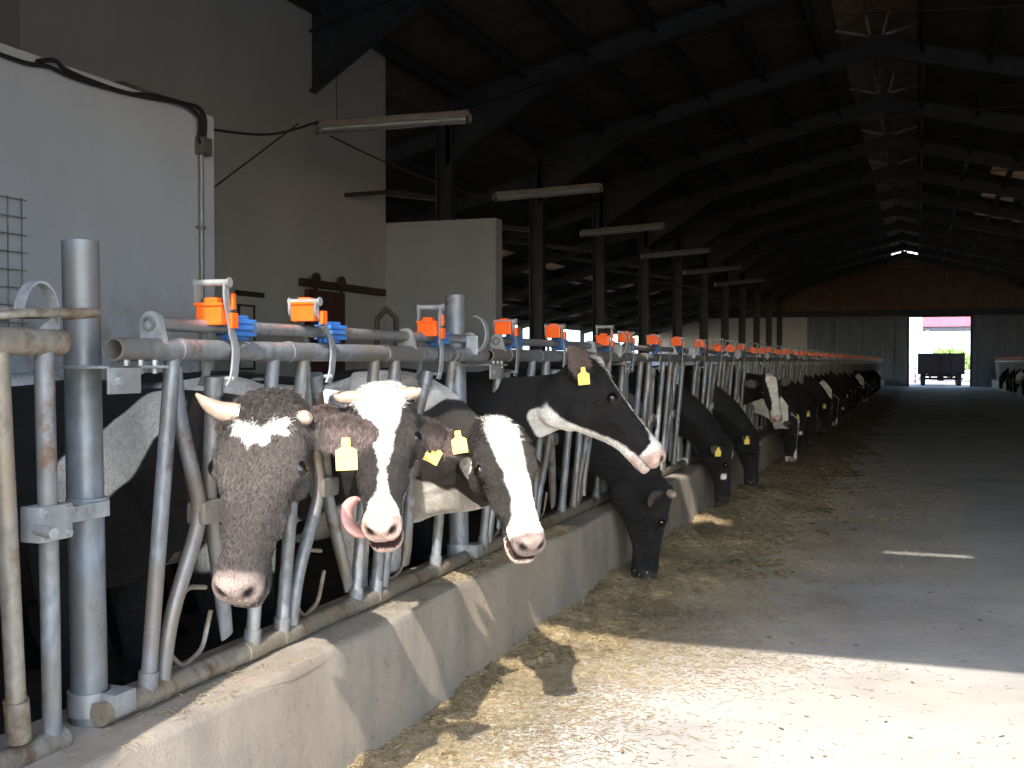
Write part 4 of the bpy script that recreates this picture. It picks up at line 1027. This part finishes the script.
g3 = graze('black and white cow with a white throat sweeping down to the feed', 15.4, -2.4, face=stripe, ears=er, muzzle='pinkgrey', seed=49, white=[((.3, 0, .85), (.35, .3, .25)), ((-.7, 0, 1.1), (.4, .6, .4))],
    neck_white=lambda b, h, c, n_: sstep(0, .04, b[:, 0] * .9 + .62 - b[:, 2] + .05 * nz(b, 9, 2)) * (b[:, 0] > .2) * (h[:, 0] < .25) * (h[:, 2] < -.1))
g4 = make_cow('cow with head up and a white blazed face, above the white throated cow', (-2.5, 14.3, FLOORZ), 0, (-1.72, 14.1, 1.30), cdir(.12, -.9, .4), cdir(.1, .4, .9), 1.05, face=face3, voxel=.012, muzzle='pink', seed=55, lip=(.7, .55, .48), white=[((-.2, 0, 1.0), (.3, .4, .3))])
kinds = [(g1, 10.7), (g2, 12.2), (g3, 15.4)]
far = []; y = 16.9; i = 0
row = [(16.6, 1), (17.6, 0), (18.7, 1), (19.8, 0), (20.8, 1), (22.0, 1), (23.3, 0), (24.5, 2), (25.9, 1), (27.3, 0), (28.8, 1), (30.3, 0), (32, 1), (33.8, 1), (35.6, 0), (37.6, 1), (39.8, 2), (42, 0), (44.5, 1), (47, 0), (50, 1), (53, 0), (56.5, 1), (60, 0)]
lab = 'dark cow eating among the crowded row of cows far along the left kerb'
for y, k in row:
    src, sy = kinds[k]; dup(src, (random.uniform(-.12, .1), y - sy, 0), lab, 'far row of feeding cows on the left')
# row on the right side of the alley, far back
def mirror(src, sx, sy, x, y, lab_):
    r = src.copy(); COL.objects.link(r); r['label'] = lab_; r['group'] = 'far cows on the right'
    r.rotation_euler = (0, 0, math.pi); r.location = (x + sx, y + sy, 0)
    for ch in src.children: c = ch.copy(); COL.objects.link(c); c.parent = r
    return r
for y, k in [(43, 1), (44.6, 0), (46.5, 1), (48.5, 0), (51, 2), (54, 1), (57, 0), (61, 1)]:
    src, sy = kinds[k]; mirror(src, -2.55, sy, 4.75, y, 'dark cow feeding in the far row on the right of the alley')
bm = new(); box(bm, (4.15, 30, -.2), (4.55, YE, .46), .02); struct('feed_kerb_right', bm, 'kerb', 'concrete feed kerb far back on the right of the alley', 'kerb')
for k in range(11):
    r = dup(pan, (0, 0, 0), 'headlock panel far back on the right of the alley', 'headlock panels of the right feed fence')
    r.rotation_euler = (0, 0, math.pi); r.location = (4.33, 42 + 2.75 * k, pan.location.z)
# ------------------------------------------------------------------ FEED
def fnoise(x, y):
    return (np.sin(x * 5.1 + y * 1.7 + 1) + np.sin(x * 2.3 - y * 3.9 + 2) + .7 * np.sin(x * 9.7 + y * 6.1) + .5 * np.sin(-x * 17 + y * 13 + .6) + .35 * np.sin(x * 31 + y * 27) + .3 * np.sin(x * 43 - y * 38 + 1.3)) / 3
def bedw(y):     # how far the feed reaches from the kerb
    return np.interp(y, [2.4, 3.4, 4.3, 5.2, 6.2, 8, 10, 14, 20, 40, 72], [.04, .08, .24, .42, .60, .92, 1.12, 1.3, 1.35, 1.35, 1.35])
def bedh(dx, y):
    w = bedw(y); t = dx / w
    return .075 * (1 - t) * np.minimum(1, w / .6) + .022 * fnoise(dx * 1.4, y * .9) + .024 * fnoise(dx * 3.7, y * 3.1) + .014 * fnoise(dx * 11, y * 10) - .016
def bed(name, y0, y1, ny, nx, lab, par):
    ys = np.linspace(y0, y1, ny); xs = np.linspace(-.0, 1.9, nx)
    X, Y = np.meshgrid(xs, ys); Z = np.clip(bedh(X, Y), -.02, .2)
    verts = np.stack([XK + .005 + X, Y, Z], 2).reshape(-1, 3); faces = []
    zf = Z.reshape(-1)
    for j in range(ny - 1):
        for i in range(nx - 1):
            a = j * nx + i; q = (a, a + 1, a + nx + 1, a + nx)
            if max(zf[k] for k in q) > 0: faces.append(q)
    me = bpy.data.meshes.new(name); me.from_pydata(verts.tolist(), [], faces); me.materials.append(M['silage'])
    me.polygons.foreach_set('use_smooth', np.ones(len(faces), bool))
    o = bpy.data.objects.new(name, me); COL.objects.link(o); tag(o, lab, 'feed', None, 'stuff'); return o
bed('silage', 2.4, 14, 560, 92, 'brown chopped feed heaped along the foot of the near kerb', None)
bed('silage', 14, 72, 400, 40, 'chopped feed lying in the dark along the far kerb', None)
def blades(name, P, length, width, tilt, lab, m='straw'):
    n = len(P); a = rng.uniform(0, 2 * np.pi, n); el = rng.normal(0, tilt, n); L = length[0] * np.exp(rng.normal(0, .45, n)); L = np.clip(L, .01, length[1]); W = width * rng.uniform(.6, 1.5, n)
    d = np.stack([np.cos(a) * np.cos(el), np.sin(a) * np.cos(el), np.sin(el)], 1); s = np.stack([-np.sin(a), np.cos(a), 0 * a], 1); u = np.cross(s, d) * -1
    u = np.where(u[:, 2:3] < 0, -u, u); bend = rng.normal(0, .12, n)
    V_ = []; 
    for t in (-.5, 0, .5):
        c = P + d * (L * t)[:, None] + s * (bend * L * (1 - 4 * t * t))[:, None]
        for k in range(3):
            g = k * 2 * np.pi / 3 + .5; V_.append(c + s * (W * .5 * math.cos(g))[:, None] + u * (W * .35 * math.sin(g) + W * .3)[:, None])
    Vv = np.stack(V_, 1).reshape(-1, 3); base = np.arange(n)[:, None] * 9; F_ = []
    for r in (0, 3):
        for k in range(3): F_.append(base + np.array([[r + k, r + (k + 1) % 3, r + 3 + (k + 1) % 3, r + 3 + k]]))
    Ff = np.concatenate(F_, 0)
    me = bpy.data.meshes.new(name); me.from_pydata(Vv.tolist(), [], Ff.tolist()); me.materials.append(M[m]); me.update()
    o = bpy.data.objects.new(name, me); COL.objects.link(o); tag(o, lab, 'straw', None, 'stuff'); return o
n = 90000
yy = 2.5 + 17 * rng.beta(1.5, 2.6, n); dx = np.abs(rng.normal(0, .62, n)) * (bedw(yy) + .30) * (1.1 + .35 * fnoise(yy * .6, yy * .9)) + .012
k = dx < 2.4; yy, dx = yy[k], dx[k]
zz = np.maximum(bedh(dx, yy), 0) + .003
blades('loose_straw', np.stack([XK + dx, yy, zz], 1), (.022, .075), .0030, .16, 'pale straw and chaff strewn over the feed and concrete')
n = 9000
yy = rng.uniform(2.2, 7.5, n); dx = rng.uniform(.05, 2.6, n); k = rng.uniform(0, 1, n) < np.exp(-dx * 1.3) * .9; yy, dx = yy[k], dx[k]
blades('loose_straw', np.stack([XK + dx, yy, 0 * dx + .002], 1), (.018, .09), .0030, .05, 'thin scatter of straw on the sunlit concrete')
n = 180
blades('debris', np.stack([rng.uniform(-1.2, 2.6, n), rng.uniform(3.2, 16, n), np.zeros(n) + .003], 1), (.022, .08), .009, .04, 'dark scraps of straw and dung scattered over the alley floor', 'silage')
n = 2600
yy = rng.uniform(4.7, 6.6, n); 
blades('feed_crumbs', np.stack([XK - .10 + rng.normal(0, .045, n).clip(-.1, .09), yy, np.zeros(n) + .487], 1), (.014, .05), .004, .2, 'feed crumbs lying on top of the kerb')
n = 500
yy = rng.uniform(2.3, 4.7, n)
blades('feed_crumbs', np.stack([XK - .10 + rng.normal(0, .05, n).clip(-.1, .09), yy, np.zeros(n) + .487], 1), (.012, .04), .003, .2, 'sparse crumbs on the kerb top near the front post')
# dark joint across the alley floor
# ------------------------------------------------------------------ LIGHT
w = bpy.data.worlds.new('sky'); SC.world = w; w.use_nodes = True; nt = w.node_tree
sk = nt.nodes.new('ShaderNodeTexSky'); sk.sky_type = 'NISHITA'; sk.sun_disc = False
sun_dir = V((-.20, 1.16, -1.0)).normalized()
sk.sun_elevation = math.asin(-sun_dir.z); sk.sun_rotation = math.atan2(-sun_dir.x, -sun_dir.y); sk.air_density = 1.0; sk.dust_density = .8
bg = nt.nodes['Background']; nt.links.new(sk.outputs[0], bg.inputs[0]); bg.inputs[1].default_value = .78
sl = bpy.data.lights.new('sun', 'SUN'); sl.energy = 7.4; sl.angle = .0095; sl.color = (1, .935, .85)
so = bpy.data.objects.new('sun', sl); COL.objects.link(so); so.rotation_euler = sun_dir.to_track_quat('-Z', 'Y').to_euler()
vs = SC.view_settings; vs.view_transform = 'Standard'; vs.look = 'None'; vs.gamma = 1; vs.use_curve_mapping = False; vs.exposure = 0.31
